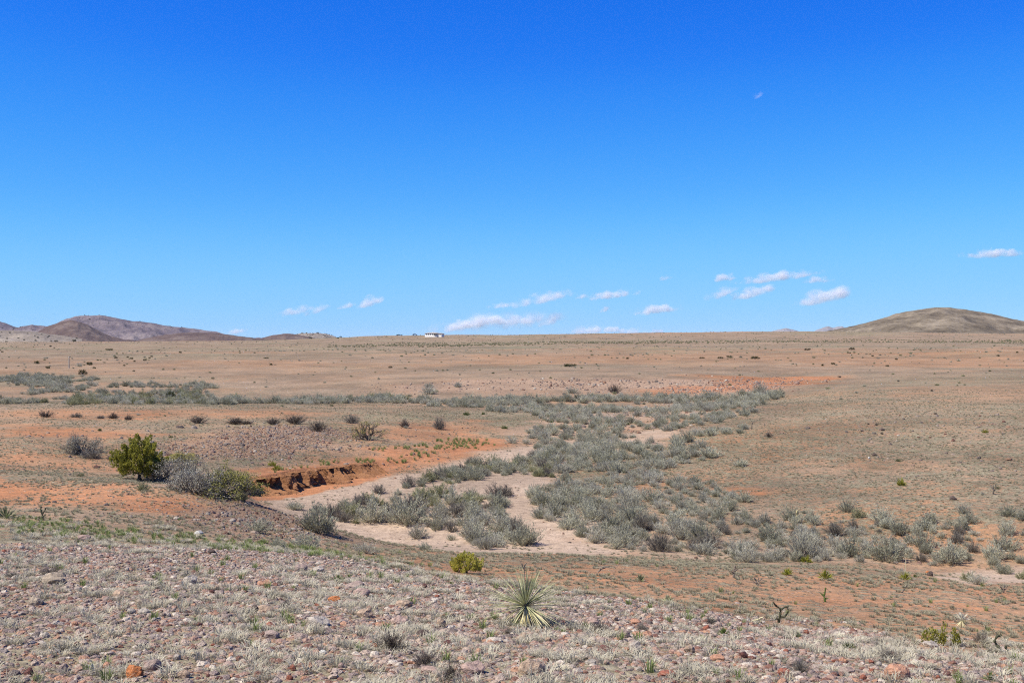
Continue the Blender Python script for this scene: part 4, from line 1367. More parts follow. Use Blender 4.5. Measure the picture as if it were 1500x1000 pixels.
# the olive-dark line of bushes along the rise
x, y, z, g = sample_land(560, 900, .05, 711, .49)
px, py = project(x, y, z)
ln = np.interp(px, [300, 500, 750, 1000, 1250, 1500], [509, 507, 503.5, 501, 499.5, 500.5])
keep = (np.abs(py - ln) < 2.2 + fbm(x / 40, y / 40, 5) * 3) & in_view(x, y, z, 1) & (px > 480)
P_.append(np.stack([x, y, z], 1)[keep]); S_.append(g.uniform(.5, 1.5, keep.sum())); I_.append(np.full(keep.sum(), 7))
P_, S_, I_ = np.concatenate(P_), np.concatenate(S_), np.concatenate(I_)
c_far = variants("scrub_kind", [v[2] for kn in ("sage", "grey", "olive") for v in KIND[kn]])
scatter("low_scrub", P_, rng.uniform(0, 6.28, len(P_)), np.stack([S_, S_, S_ * .7], 1), I_, c_far, "small scrub dotted over slopes and the far plain", .05)
print("scrub", len(P_))

# ---- junipers, oak brush, yellow bushes
jw, jl = juniper_shape(401, 105, .86, 130, .2, .05)
KIND["juniper"] = [two_part("juniper", jw, jl, M["trunk_bark"], M["juniper_leaf"])]
jw, jl = juniper_shape(402, 75, .55, 90, .17, .045)
KIND["juniper_low"] = [two_part("juniper", jw, jl, M["trunk_bark"], M["juniper_leaf"])]
jw, jl = juniper_shape(403, 60, .85, 60, .2, .09)
KIND["juniper_far"] = [two_part("juniper", jw, jl, M["trunk_bark"], M["juniper_far"])]
jg = "junipers on the slopes"
plant("juniper", 204, 702, 68, 1.1, label="large yellow-green juniper on the orange slope beside bare grey brush", name="juniper_bush", group=jg, parts=1, cat="bush", var=0)
plant("juniper_low", 683, 839, 52, 1.05, label="small dense yellow-green juniper alone on the orange flat", name="juniper_bush", group=jg, parts=1, cat="bush", var=0)
x, y, z = ground(1376, 945)
for dx, w, h in ((-.10, .20, .24), (.06, .12, .34), (.2, .14, .26)):
    pass
jw = [tube([(dx, 0, -.03), (dx * 1.1, 0, h * .6)], [.012, .006], 4) for dx, h in ((-.16, .2), (-.08, .16), (.06, .3), (.2, .22))]
g = np.random.default_rng(411)
LP, LD = [], []
for dx, h, rr in ((-.2, .19, .07), (-.13, .24, .08), (-.05, .2, .06), (.07, .33, .04), (.05, .15, .04), (.22, .23, .05), (.26, .15, .04)):
    t = g.random(110)
    an = g.uniform(0, 6.28, 110)
    rad = rr * np.sin(math.pi * np.clip(t * .75 + .2, 0, 1)) * np.sqrt(g.random(110))
    LP.append(np.stack([dx + rad * np.cos(an), rad * np.sin(an), .01 + h * t], 1))
    LD.append(np.stack([np.cos(an) * .5, np.sin(an) * .5, np.ones(110)], 1) + g.normal(0, .2, (110, 3)))
sp = two_part("juniper_sprout", join(jw), leaves(np.concatenate(LP), np.concatenate(LD), .04, .018, g), M["trunk_bark"], M["juniper_leaf"])
o = place("juniper_sprout", None, (x, y, z), 0, .95)
place("stems", sp[0], parent=o); place("foliage", sp[1], parent=o)
tag(o, "three bright green juniper sprouts behind a flat pale rock", "bush", jg)

W, Lf = twig_shape(421, 16, .62, .5, 4, 3, .022, .35, .028, 4)
KIND["oak_grey"] = [two_part("brush", W, Lf, M["grey_twig"], M["grey_leaf"])]
W, Lf = twig_shape(423, 15, .62, .5, 4, 3, .020, .75, .036, 4)
KIND["oak_green"] = [two_part("brush", W, Lf, M["grey_twig"], M["oak_leaf"])]
W, Lf = twig_shape(425, 9, .8, .5, 3, 3, .028, .55, .035, 4)
KIND["small_tree"] = [two_part("brush", W, Lf, M["dark_twig"], M["oak_leaf"])]
bgp = "brush beside the juniper"
plant("oak_grey", 250, 707, 62, 1.0, label="grey leafless thorny brush right of the large juniper", name="thorny_brush", group=bgp, parts=1, cat="bush", var=0)
plant("oak_grey", 284, 721, 58, 1.05, label="grey tangled brush with dark trunks in the gully", name="thorny_brush", group=bgp, parts=1, cat="bush", var=0)
plant("oak_green", 332, 729, 70, .95, label="grey brush with yellow-green leaves at the head of the red bank", name="thorny_brush", group=bgp, parts=1, cat="bush", var=0)
plant("olive", 352, 733, 30, .8, label="green leafy shrub at the near end of the red bank", group=bgp)
plant("oak_green", 268, 676, 36, .5, label="brownish green brush behind the large juniper", name="thorny_brush", group=bgp, parts=1, cat="bush", var=0)
plant("small_tree", 540, 644, 40, 1.0, label="dark little tree with twisted pale trunks on the plateau", name="small_tree", group="little trees", parts=1, cat="tree", var=0)
plant("oak_grey", 122, 664, 40, 1.2, label="grey leafless thorn tree above a sprawling grey shrub", name="small_tree", group="little trees", parts=1, cat="tree", var=0)
plant("juniper_far", 250, 585, 15, 1.15, label="upright green tree in the far left thicket", name="juniper_tree", group=jg, parts=1, cat="tree", var=0)
plant("juniper_far", 121, 549, 13, .9, label="dark round juniper above the far left thicket", name="juniper_bush", group=jg, cat="bush", var=0)
plant("juniper_far", 131, 535, 9, .8, label="dark juniper right behind the dark round one", name="juniper_bush", group=jg, cat="bush", var=0)
plant("grey", 116, 537, 12, .7, label="grey shrub beside the far junipers on the left plain", group="shrubs on the far plain")
plant("juniper_far", 54, 533, 8, .8, label="small dark bush on the left plain near the thin pole", name="juniper_bush", group=jg, cat="bush", var=0)
yl = shrub_shape(431, 60, 34, .55, .07, .03)
KIND["yellow"] = [two_part("bush", yl[0], yl[1], M["shrub_stem"], M["yellow_leaf"])]
KIND["green"] = [two_part("bush", yl[0], yl[1], M["shrub_stem"], M["green_leaf"])]
plant("yellow", 1320, 711, 17, .95, label="bright yellow-green bush alone on the right hillside", name="yellow_bush", group="yellow-green bushes", cat="bush", var=0)
plant("yellow", 399, 682, 14, .8, label="yellow bush behind the red bank", name="yellow_bush", group="yellow-green bushes", cat="bush", var=0)
plant("yellow", 405, 688, 16, .8, label="yellow-green bush touching a yellow one behind the red bank", name="yellow_bush", group="yellow-green bushes", cat="bush", var=0)
plant("olive", 209, 718, 24, .75, label="small olive bush in front of the large juniper", name="desert_shrub", cat="bush", parts=1)
plant("yellow", 1180, 823, 24, .65, label="yellow-green bush at the near edge of the right thicket", name="yellow_bush", group="yellow-green bushes", cat="bush", parts=1, var=0)
plant("yellow", 1443, 634, 9, .9, label="tiny yellow-green plant high on the right hillside", name="yellow_bush", group="yellow-green bushes", cat="bush", var=0)
for px, py, w in ((683, 608, 10), (708, 607, 7), (739, 628, 10), (250, 641, 7), (146, 631, 8), (714, 584, 8), (920, 622, 8), (808, 619, 6)):
    o = plant("green", px, py, w, .8, desc="small bright green plant", name="green_plant", group="small green plants", cat="plant", var=0)
for i, (px, py, w) in enumerate(((1028, 525, 8), (1055, 525, 9), (1068, 523.5, 9), (1106, 526, 14), (1183, 513, 10), (1248, 512, 10), (1244, 517.5, 6))):
    plant("juniper_far", px, py, w, .45, desc="low flat dark green bush", name="juniper_bush", group="green bushes on the far right plain", cat="bush", var=0)
for px, py, w in ((70, 540, 7), (170, 525, 5), (187, 524, 4), (193, 526, 5), (197, 530, 4), (212, 528.5, 5), (219, 525, 4), (222, 523, 4), (264, 517, 5), (160, 513, 12), (182, 536, 4), (196, 544, 4),
                  (397, 535, 5), (390, 525, 9), (3, 516, 4), (74, 508, 4), (138, 540, 5), (455, 494, 4), (495, 496, 4), (499, 493, 4), (30, 497, 5), (82, 499.5, 5), (109, 500, 6), (226, 496.5, 5),
                  (835, 537, 22), (572, 539, 6), (619, 508.5, 4), (919, 526, 5), (1462, 522, 5), (1490, 517, 4), (1278, 522, 4), (1220, 534, 6), (1205, 536, 5), (1300, 537, 5), (1313, 527, 5),
                  (1370, 607, 6), (1284, 623, 6), (1292, 636, 6), (1272, 622, 5), (1262, 632, 5), (1365, 573, 6), (1316, 559, 5), (1230, 553, 6)):
    plant("dark" if px > 1100 and py > 550 else "juniper_far", px, py, w, .3 if w > 8 else .8, desc="dark plain bush" if py < 550 else "dark hillside clump", name="scrub_bush", group="little dark bushes of the plain", cat="bush", var=0)

# ---- trees specking the left mountains: one stuff object
P_ = []
for hv, lo in ((HILLS[0], .55), (HILLS[3], .4), (HILLS[4], .1), (HILLS[7], .3), (HILLS[2], .4)):
    zz = hv[..., 2]
    i = rng.integers(2, hv.shape[0] - 2, 260); j = rng.integers(4, hv.shape[1] // 2 + 2, 260)
    ok = zz[i, j] > zz.max() * lo
    P_.append(hv[i, j][ok])
P_ = np.concatenate(P_) + rng.normal(0, 3, (sum(map(len, P_)), 3)) * [1, 1, 0]
c_j = variants("far_juniper_kind", [KIND["juniper_far"][0][2]])
scatter("mountain_trees", P_, rng.uniform(0, 6.28, len(P_)), rng.uniform(2.5, 5.5, len(P_)), np.zeros(len(P_), int), c_j, "dark trees specking the far mountains", .02)


# ---- yuccas
def yucca_leaf_mesh(name, mat, sag, g, wid=.016):
    n_ = 7
    t = np.linspace(0, 1, n_)
    z_ = t; drop = -sag * t ** 2.2
    w = wid * np.array([.9, 1.0, 1.0, .9, .72, .45, .02])
    Vl = np.stack([-w, np.full(n_, 0.) + w * .5 + drop * 0, z_], 1); Vm = np.stack([w * 0, np.zeros(n_), z_], 1); Vr = np.stack([w, w * .5, z_], 1)
    Vv = np.stack([Vl, Vm, Vr], 1)
    Vv[..., 1] += drop[:, None]
    Qq = []
    for i in range(n_ - 1):
        a = i * 3
        Qq += [(a, a + 1, a + 4), (a, a + 4, a + 3), (a + 1, a + 2, a + 5), (a + 1, a + 5, a + 4)]
    return mesh(name, Vv.reshape(-1, 3), Qq, mat)


g = np.random.default_rng(77)
LG = [yucca_leaf_mesh("yucca_leaf", M["yucca_green"], s, g) for s in (-.02, .05, .12)]
LDm = [yucca_leaf_mesh("yucca_dry_leaf", M["yucca_dry"], s, g, .019) for s in (.1, .3)]
x, y, z = ground(770, 915)
S = y / F                    # metres per picture pixel there
yu = place("yucca", None, (x, y, z))
tag(yu, "large spiky yucca with a skirt of straw-coloured dead leaves", "yucca", "yuccas")
trunk = place("trunk", mesh("yucca_trunk", *tube([(0, 0, -.05), (.0, 0, .12), (-.01, 0, .26)], [.05, .055, .04], 8), M["trunk_bark"]), parent=yu)
cz_ = 28 * S
for i in range(190):
    an = g.uniform(0, 2 * math.pi)
    el = R(-16) + R(84) * g.random() + (R(18) if i % 6 == 0 else 0)
    if el < R(40) and i % 2:                 # the crown leans out wider to both sides
        an = g.normal(0, .55) + (math.pi if i % 4 == 1 else 0)
    L = S * g.uniform(62, 84) * (1 - .22 * max(0, math.sin(el)))
    d = Vector((math.cos(an) * math.cos(el), math.sin(an) * math.cos(el), math.sin(el)))
    q = d.to_track_quat("Z", "Y")
    lf = place("leaf", LG[int(g.integers(0, 3))], Vector((0, 0, cz_)) + d * .03, parent=yu)
    lf.rotation_mode = "QUATERNION"
    lf.rotation_quaternion = q
    lf.scale = (L * .55, L * .55, L)
for i in range(150):
    an = g.uniform(0, 2 * math.pi) if i % 3 else g.uniform(-1.6, .2)
    el = R(-58) + R(46) * g.random()
    L = S * g.uniform(28, 42) * (1.35 if -1.2 < an - 2 * math.pi * (an > math.pi) < .3 else 1)
    d = Vector((math.cos(an) * math.cos(el), math.sin(an) * math.cos(el), math.sin(el)))
    q = d.to_track_quat("Z", "Y")
    lf = place("dry_leaf", LDm[int(g.integers(0, 2))], Vector((0, 0, cz_ - .02)) + d * .03, parent=yu)
    lf.rotation_mode = "QUATERNION"
    lf.rotation_quaternion = q
    lf.scale = (L * 1.15, L * 1.15, L)
    if i == 0:
        lf["label"] = "straw-yellow dead leaf hanging from the crown"
stk = join([tube([(0, 0, .2), (-.005, .02, .5), (-.02, .02, S * 88)], [.006, .005, .004], 5), tube([(-.02, .02, S * 80), (-.05, .02, S * 89)], [.006, .009], 5), tube([(-.02, .02, S * 84), (.01, .03, S * 90)], [.005, .008], 5)])
place("flower_stalk", mesh("yucca_stalk", *stk, M["dark_twig"]), parent=yu)


def small_yucca(px, py, w, hk, label, mat="yucca_green", dry=.0, stalk=0):
    g = np.random.default_rng(int(px * 7 + py))
    x, y, z = ground(px, py)
    W = w * y / F
    o_ = place("small_yucca", None, (x, y, z), 0)
    tag(o_, label, "yucca", "yuccas")
    n_ = 70
    an = g.uniform(0, 6.28, n_); el = R(12) + R(78) * g.random(n_)
    d = np.stack([np.cos(an) * np.cos(el), np.sin(an) * np.cos(el), np.sin(el) * hk], 1)
    bz = W * .45 * dry
    place("leaves", mesh("small_yucca_leaves", *leaves(np.zeros((n_, 3)) + [0, 0, bz] + d * W * .03, d, W * g.uniform(.42, .62, n_), W * .045, g), M[mat]), parent=o_)["kind"] = "stuff"
    if dry:
        an = g.uniform(0, 6.28, 50); el = R(-75) + R(40) * g.random(50)
        d = np.stack([np.cos(an) * np.cos(el), np.sin(an) * np.cos(el), np.sin(el)], 1)
        place("dead_leaves", mesh("small_yucca_skirt", *leaves(np.zeros((50, 3)) + [0, 0, bz] + d * W * .03, d, W * .5, W * .05, g), M["yucca_dry"]), parent=o_)["kind"] = "stuff"
    if stalk:
        place("flower_stalk", mesh("small_yucca_stalk", *tube([(0, 0, 0), (.01, 0, stalk * y / F)], [.008, .005], 4), M["yucca_dry"]), parent=o_)


small_yucca(938, 851, 22, .9, "small pale green yucca on the orange flat beyond the large one")
small_yucca(978, 882, 22, .9, "small yellow-green yucca at the edge of the grassy slope")
small_yucca(1209, 848, 26, .8, "round yellow-green yucca at the far edge of the orange flat", "yellow_leaf")
small_yucca(1326, 849, 22, .9, "yellow-green yucca with a tall pale stalk near the sand", "yellow_leaf", 0, 30)
small_yucca(1409, 919, 24, .9, "grey yucca standing on a skirt of pale dead leaves", "grey_leaf", 1.0)
small_yucca(1153, 842, 22, .7, "small pale yellow yucca left of the round yellow-green one", "yellow_leaf")
small_yucca(8, 758, 32, .9, "pale green yucca at the left edge on the grassy brow", "yucca_green")
small_yucca(495, 853, 26, .55, "low bright green grass-like yucca on the near slope", "green_leaf")
small_yucca(1060, 930, 22, .7, "small dark green rosette on the near slope at right", "green_leaf")
small_yucca(1243, 951, 24, .5, "flat green rosette in grey grass at right", "green_leaf")
small_yucca(1450, 996, 26, .6, "green leafy rosette at the bottom edge on the right", "green_leaf")
small_yucca(1340, 845, 10, .8, "tiny green rosette beside the stalked yucca", "green_leaf")


# ---- chollas and bare dead stems
def cholla(px, py, hpx, label, arms, mat="cholla_skin", rad=.017, name="cholla_cactus", cat="cactus", spiny=True):
    """arms: polylines in picture pixels from the foot (x to the right, y up)"""
    g = np.random.default_rng(int(px + py * 3))
    x, y, z = ground(px, py)
    s_ = y / F
    o_ = place(name, None, (x, y, z))
    tag(o_, label, cat, "chollas and dead stems")
    for i, arm in enumerate(arms):
        P = np.array([(a * s_, g.normal(0, 1.2) * s_, b_ * s_) for a, b_ in arm])
        t = np.linspace(0, len(P) - 1, len(P) * 4)
        Pf = np.stack([np.interp(t, np.arange(len(P)), P[:, k_]) for k_ in range(3)], 1) + g.normal(0, .15 * s_, (len(t), 3))
        if i == 0:
            Pf[0, 2] -= .04
        rr = rad * (1 - .35 * t / t.max()) * (1 + .25 * np.sin(t * 5)) * (1.15 if i == 0 else .85)
        Vv, Qq = tube(Pf, rr, 7)
        if spiny:
            k_ = 70
            c = Pf[g.integers(0, len(Pf), k_)]; d = unit(g.normal(size=(k_, 3)))
            Vv, Qq = join([(Vv, Qq), leaves(c + d * rad * .8, d, rad * .9, rad * .18, g)])
        place("stem" if i == 0 else "arm", mesh(name + "_arm", Vv, Qq, M[mat], sm=False), parent=o_)


cholla(1141, 912, 30, "dark forked cholla skeleton standing in pale grass at right", [[(0, 0), (1, 8), (3, 16), (2, 21), (-4, 25), (-9, 31)], [(3, 20), (8, 23), (14, 24)], [(2, 8), (8, 9), (12, 13), (13, 18)], [(0, 4), (-4, 8)]])
cholla(1466, 956, 36, "tall black crooked cholla stem near the right edge", [[(0, 0), (-1, 6), (-6, 12), (-9, 18), (-7, 24), (-3, 27)], [(-7, 24), (2, 26)]])
cholla(1477, 957, 20, "short black slanting cholla stem beside the tall crooked one", [[(0, 0), (-2, 6), (-4, 12)], [(-5, -1), (-8, 4)]])
cholla(1208, 881, 22, "slim green cholla with a dark foot on the orange flat", [[(0, 0), (-1, 8), (1, 15), (2, 20)], [(-1, 8), (-6, 13)], [(0, 4), (5, 5)]], "green_leaf", .018)
cholla(1075, 846, 22, "dark branching cholla beyond the orange flat", [[(0, 0), (0, 9), (2, 18)], [(0, 6), (-4, 10)], [(0, 2), (6, 3), (9, 0)], [(1, 10), (6, 13)]], "dark_twig", .022)
cholla(1110, 858, 16, "brown twiggy cholla right of the dark branching one", [[(0, 0), (-2, 7), (-5, 12)], [(0, 2), (3, 8), (7, 13)], [(-1, 4), (-7, 7)], [(2, 6), (1, 12)]], "dark_twig", .016)
cholla(62, 762, 20, "dark spindly cholla on the left brow", [[(0, 0), (-1, 8), (-3, 16), (-2, 20)], [(0, 4), (5, 9)], [(-1, 9), (3, 14), (4, 18)], [(0, 1), (-6, 5)]], "cholla_skin", .022)
cholla(1470, 868, 14, "small brown cholla near the patch of sand at right", [[(0, 0), (0, 7), (2, 12)], [(0, 4), (-4, 9)], [(0, 4), (5, 7)]], "dark_twig", .018)
cholla(1455, 724, 14, "thin grey cholla on the right hillside", [[(0, 0), (0, 6), (-4, 13)], [(0, 4), (4, 8), (3, 14)], [(0, 6), (0, 13)]], "dark_twig", .03)
cholla(1168, 762, 18, "upright straw-yellow stalk in the grassy floor", [[(0, 0), (0, 8), (-1, 15)]], "yucca_dry", .05, "dead_stalk", "plant", False)
cholla(1322, 868, 14, "thin slanting dead stalk on the orange flat", [[(0, 0), (4, 6), (7, 12)], [(0, 1), (-3, 1)]], "dark_twig", .012, "dead_stalk", "plant", False)
cholla(878, 838, 14, "pale curved dead branch lying on the orange flat", [[(-3, 0), (4, 5), (10, 8), (14, 8)], [(0, 2), (2, 7), (8, 9)]], "grey_twig", .014, "dead_branch", "branch", False)
cholla(1109, 912, 20, "pale orange fallen branch lying in the grass", [[(-14, 0), (-6, 3), (0, 5), (9, 9)], [(0, 5), (6, -3), (8, -5)]], "yucca_dry", .010, "dead_branch", "branch", False)
cholla(573, 822, 4, "tiny green sprig at the edge of the orange flat", [[(-40, -8), (-40, 2)], [(-40, -2), (-36, 2)], [(-40, -3), (-45, 1)]], "green_leaf", .03, "sprig", "plant", False)
cholla(1163, 640, 12, "thin dark stalk on the upper right hillside", [[(-62, 12), (-61, 22)], [(-61, 18), (-58, 24)]], "dark_twig", .03, "dead_stalk", "plant", False)

# ---- dark twiggy bushes on the near slope
for px, py, w, hk, ds in ((573, 953, 46, .85, "dark twiggy bush on the near stony slope, the left of two"), (622, 975, 46, .8, "dark twiggy bush on the near stony slope, the right of two"),
                          (660, 997, 26, 1.5, "dark narrow twig clump at the bottom edge"), (72, 842, 34, .55, "dark low bush behind the large brown boulder"),
                          (1436, 941, 26, .9, "dark twiggy bush left of the crooked black cholla"), (1172, 984, 34, .9, "grey twiggy bush beside a brick-red stone"),
                          (1040, 913, 22, .7, "small grey twig bush left of a fallen branch"), (880, 926, 40, .6, "tangle of grey twigs right of the large yucca"),
                          (1300, 966, 44, .55, "low grey twig bush above a large salmon rock"), (420, 888, 26, .6, "blue-grey small bush on the near slope"),
                          (940, 925, 24, .8, "olive-brown tuft above an orange-pink stone"), (745, 928, 26, .5, "dark tangle of twigs under the large yucca"),
                          (20, 845, 30, .4, "low grey tuft at the left edge of the near slope"), (1005, 985, 26, .6, "dark grey tuft beside a flat brick-red stone")):
    plant("dark" if "dark" in ds else "bare", px, py, w, hk, label=ds, name="twig_bush", group="twiggy bushes on the near slope", cat="bush")


# ------------------------------------------------------------------ stones lying on the near slope
CLR = dict(brown=(.42, .335, .265), tan=(.50, .36, .27), pink=(.47, .33, .29), grey=(.50, .435, .385), purple=(.42, .315, .28), maroon=(.19, .085, .075), brick=(.38, .14, .095),
           salmon=(.54, .29, .20), orange=(.58, .215, .085), white=(.72, .69, .65), dark=(.13, .095, .085), pale=(.55, .47, .42))
RM = [mesh("stone", *rock_shape(500 + i, 2, 6, .13), M["stone"], sm=False) for i in range(12)]
RS = [mesh("stone", *rock_shape(540 + i, 1, 5, .16), M["stone"], sm=False) for i in range(10)]


def stone(px, py, w, h, col, label=None, desc=None, big=True, group="stones on the near slope", cat="stone", name="stone"):
    x, y, z = ground(px, py - .32 * h)
    s_ = y / F
    c = np.array(CLR[col]) * rng.uniform(.9, 1.1)
    hz = h * s_ * .74
    o_ = place(name, (RM if big else RS)[rng.integers(0, 12 if big else 10)], (x, y, z + hz * .45), 0, (w * s_ / 2, w * s_ * .36, hz))
    o_.rotation_euler = (rng.uniform(-.15, .15), rng.uniform(-.12, .12), rng.uniform(-.4, .4) + (math.pi if rng.random() < .5 else 0))
    o_.color = (*c, 1)
    tag(o_, label, cat, group)
    if label is None:
        LAB.append((o_, px, py, desc))
    return o_


for px, py, w, h, c, lb in BIG:
    stone(px, py, w * .94, h * .9, c, lb)
stone(223, 704, 26, 17, "salmon", "pinkish boulder at the foot of the large juniper", group="boulders")
stone(291, 787, 14, 8, "white", "white stone on the stony rise left of the wash", group="boulders")
stone(1363, 846, 10, 8, "dark", "dark rock in orange earth beside the sand at right", group="boulders")
stone(1359, 841, 7, 4, "orange", "orange clod on top of a dark rock beside the sand", group="boulders")
stone(164, 588, 9, 6, "white", "white rock in the far left thicket", group="boulders")
stone(1273, 673, 4, 3, "white", "white stone on the right hillside", group="boulders")
stone(1396, 734, 12, 6, "dark", "dark flat stone low on the right hillside", group="boulders")
stone(1292, 632, 8, 4, "dark", "dark reddish stone high on the right hillside", group="boulders")
stone(1281, 669, 7, 4, "dark", "dark stone beside a white one on the right hillside", group="boulders")
# the many lesser stones, each its own
NAMES = dict(grey="small grey stone", pink="small pink stone", tan="small tan stone", brick="small brick-red stone", purple="small purple-grey stone", salmon="small salmon stone", maroon="small maroon stone", pale="small pale stone")
bx = np.array([(p[0], p[1], p[2]) for p in BIG], float)
cnt = 0
g = np.random.default_rng(61)
while cnt < 300 - len(BIG):
    px = g.uniform(2, 1498)
    top = np.interp(px, [0, 420, 700, 1000, 1300, 1500], [800, 825, 868, 905, 945, 972])
    py = g.uniform(top, 1000)
    w = g.uniform(6.5, 14) * (.62 + .38 * (py - 780) / 220)
    if np.any(np.hypot(bx[:, 0] - px, (bx[:, 1] - py) * 1.7) < (bx[:, 2] + w) * .55):
        continue
    bx = np.vstack([bx, (px, py, w)])
    c = ["grey", "pink", "tan", "brick", "purple", "salmon", "maroon", "pale"][g.choice(8, p=[.13, .2, .16, .11, .16, .12, .06, .06])]
    stone(px, py, w, w * g.uniform(.38, .7), c, desc=NAMES[c], big=False)
    cnt += 1


# ------------------------------------------------------------------ the house on the skyline, vehicles, pole
def simple(name, col, rough=.6, metal=0, var=.12, sc_=1.5):
    m, t = nodes(name)
    k = T(t)
    nz = k.noise(k.n("ShaderNodeTexCoord").outputs["Object"], sc_, 4)
    vm = k.n("ShaderNodeVectorMath", operation="SCALE")
    vm.inputs[0].default_value = col
    k.l(k.maprange(nz, .3, .7, 1 - var, 1 + var), vm.inputs[3])
    k.surface(vm.outputs[0], rough, spec=.4).inputs["Metallic"].default_value = metal
    return m


WALL, ROOF, DARKW, TRIM = simple("white_stucco", (.95, .93, .95)), simple("roof_shingle", (.42, .37, .33)), simple("glass_and_porch_shade", (.02, .025, .03), .1), simple("white_trim", (.8, .8, .78))
POST_PAINT, TYRE = simple("porch_post_paint", (.6, .58, .54)), simple("tyre_rubber", (.02, .02, .02), .9)  # even off-white paint for the porch posts
BOXQ = [(0, 3, 2), (0, 2, 1), (4, 5, 6), (4, 6, 7), (0, 1, 5), (0, 5, 4), (1, 2, 6), (1, 6, 5), (2, 3, 7), (2, 7, 6), (3, 0, 4), (3, 4, 7)]


def box(x0, x1, y0, y1, z0, z1):
    return np.array([(x0, y0, z0), (x1, y0, z0), (x1, y1, z0), (x0, y1, z0), (x0, y0, z1), (x1, y0, z1), (x1, y1, z1), (x0, y1, z1)], float), np.array(BOXQ)


def gable(x0, x1, y0, y1, z0, z1, ov=.5):
    x0, x1, y0, y1 = x0 - ov, x1 + ov, y0 - ov, y1 + ov
    ym = (y0 + y1) / 2; hip = (y1 - y0) * .35
    Vv = [(x0, y0, z0), (x1, y0, z0), (x1, y1, z0), (x0, y1, z0), (x0 + hip, ym, z1), (x1 - hip, ym, z1), (x0, y0, z0 - .18), (x1, y0, z0 - .18), (x1, y1, z0 - .18), (x0, y1, z0 - .18)]
    Qq = [(0, 1, 5), (0, 5, 4), (1, 2, 5), (2, 3, 4), (2, 4, 5), (3, 0, 4), (6, 7, 1), (6, 1, 0), (7, 8, 2), (7, 2, 1), (8, 9, 3), (8, 3, 2), (9, 6, 0), (9, 0, 3), (6, 9, 8), (6, 8, 7)]
    return np.array(Vv, float), np.array(Qq)


hy = 960.0
hx = (634 - PX0) / F * hy
hz = CZ + (PY0 - 491.2) / F * hy
hs = hy / F
ho = place("ranch_house", None, (hx, hy, hz), R(-24), .76)
tag(ho, "long low white ranch house standing on the skyline", "house")


def hp(name, geo, mat, par=ho):
    return place(name, mesh("house_" + name, *geo, mat), parent=par)


hp("wall", box(-10.5, 5, 0, 9, -4, 2.5), WALL)
hp("wall", box(5.02, 10.6, 1.2, 8, -4, 2.0), WALL)
rf = hp("roof", gable(-10.5, 5, 0, 9, 2.5, 3.4), ROOF)
place("chimney", mesh("house_chimney", *box(-2.6, -1.6, 4, 5, 2.9, 4.0), WALL), parent=rf)
hp("roof", gable(5.6, 10.6, 1.2, 8, 2.0, 2.9), ROOF)
for wx in (-8.6, -6.2, -3.6, -1.0):
    w_ = hp("window", box(wx, wx + 1.2, -.06, .1, .7, 1.9), DARKW)
    place("frame", mesh("house_window_frame", *join([box(wx - .1, wx, -.1, .05, .6, 2.0), box(wx + 1.2, wx + 1.3, -.1, .05, .6, 2.0), box(wx - .1, wx + 1.3, -.1, .05, 1.9, 2.02), box(wx - .1, wx + 1.3, -.1, .05, .58, .7)]), TRIM), parent=w_)
hp("porch_shade_panel", box(1.2, 4.6, -.05, .1, .1, 2.2), DARKW)  # dark panel stands in for the shade inside the open porch
for px_ in (1.3, 2.9, 4.5):
    hp("porch_post", box(px_ - .1, px_ + .1, -1.6, -1.4, -.5, 2.3), POST_PAINT)
hp("porch_roof", box(.9, 4.95, -1.9, -.1, 2.25, 2.45), ROOF)
for wx in (6.0, 8.2):
    hp("window", box(wx, wx + 1.8, 1.12, 1.3, .7, 1.7), DARKW)


def car(px, base, label, col, L=5.0, H=1.6, dist=965.0, pickup=False):
    x = (px - PX0) / F * dist
    z = CZ + (PY0 - base) / F * dist
    o_ = place("parked_car", None, (x, dist, z))
    tag(o_, label, "car", "vehicles by the house")
    pm = simple("car_paint", col, .3)
    prof = [(-.5, .35), (-.5, .62), (-.3, .66), (-.2, 1.0), (.02, 1.0), (.12, .66), (.5, .62), (.5, .35)] if pickup else [(-.5, .3), (-.5, .62), (-.36, .95), (-.05, 1.0), (.18, .92), (.3, .62), (.5, .55), (.5, .3)]
    P = np.array(prof) * [L, H]
    m_ = len(P)
    Vv = np.concatenate([np.stack([P[:, 0], np.full(m_, -.9), P[:, 1]], 1), np.stack([P[:, 0], np.full(m_, .9), P[:, 1]], 1)])
    Qq = [(0, i, i + 1) for i in range(1, m_ - 1)] + [(m_, m_ + i + 1, m_ + i) for i in range(1, m_ - 1)]
    for i in range(m_):
        j = (i + 1) % m_
        Qq += [(i, m_ + i, m_ + j), (i, m_ + j, j)]
    place("body", mesh("car_body", Vv, Qq, pm), parent=o_)
    place("window", mesh("car_window", *box(L * (-.16 if pickup else -.32), L * (.04 if pickup else .14), -.93, -.905, H * .68, H * .9), DARKW), parent=o_)
    for wx in (-.32, .32):
        for wy in (-.85, .85):
            place("wheel", mesh("car_wheel", *tube([(L * wx, wy - .12, .36), (L * wx, wy + .12, .36)], [.36, .36], 12), TYRE), parent=o_)


car(585, 491.6, "dark green parked pickup left of the white house", (.05, .085, .085), 5.6, 1.25, pickup=True)
car(608, 491.0, "blue parked car just left of the white house", (.10, .13, .30), 4.2, 1.3)
x, y, z = ground(101, 539)
po = place("utility_pole", None, (x, y, z))
tag(po, "thin pale pole standing on the far left plain", "pole")
place("post", mesh("pole_post", *tube([(0, 0, -.3), (0, 0, 16 * y / F)], [.14, .11], 8), simple("weathered_wood", (.42, .38, .34))), parent=po)
place("cap", mesh("pole_cap", *tube([(0, 0, 16 * y / F), (0, 0, 16 * y / F + .12)], [.15, .1], 8), simple("pole_cap_metal", (.5, .5, .5))), parent=po)


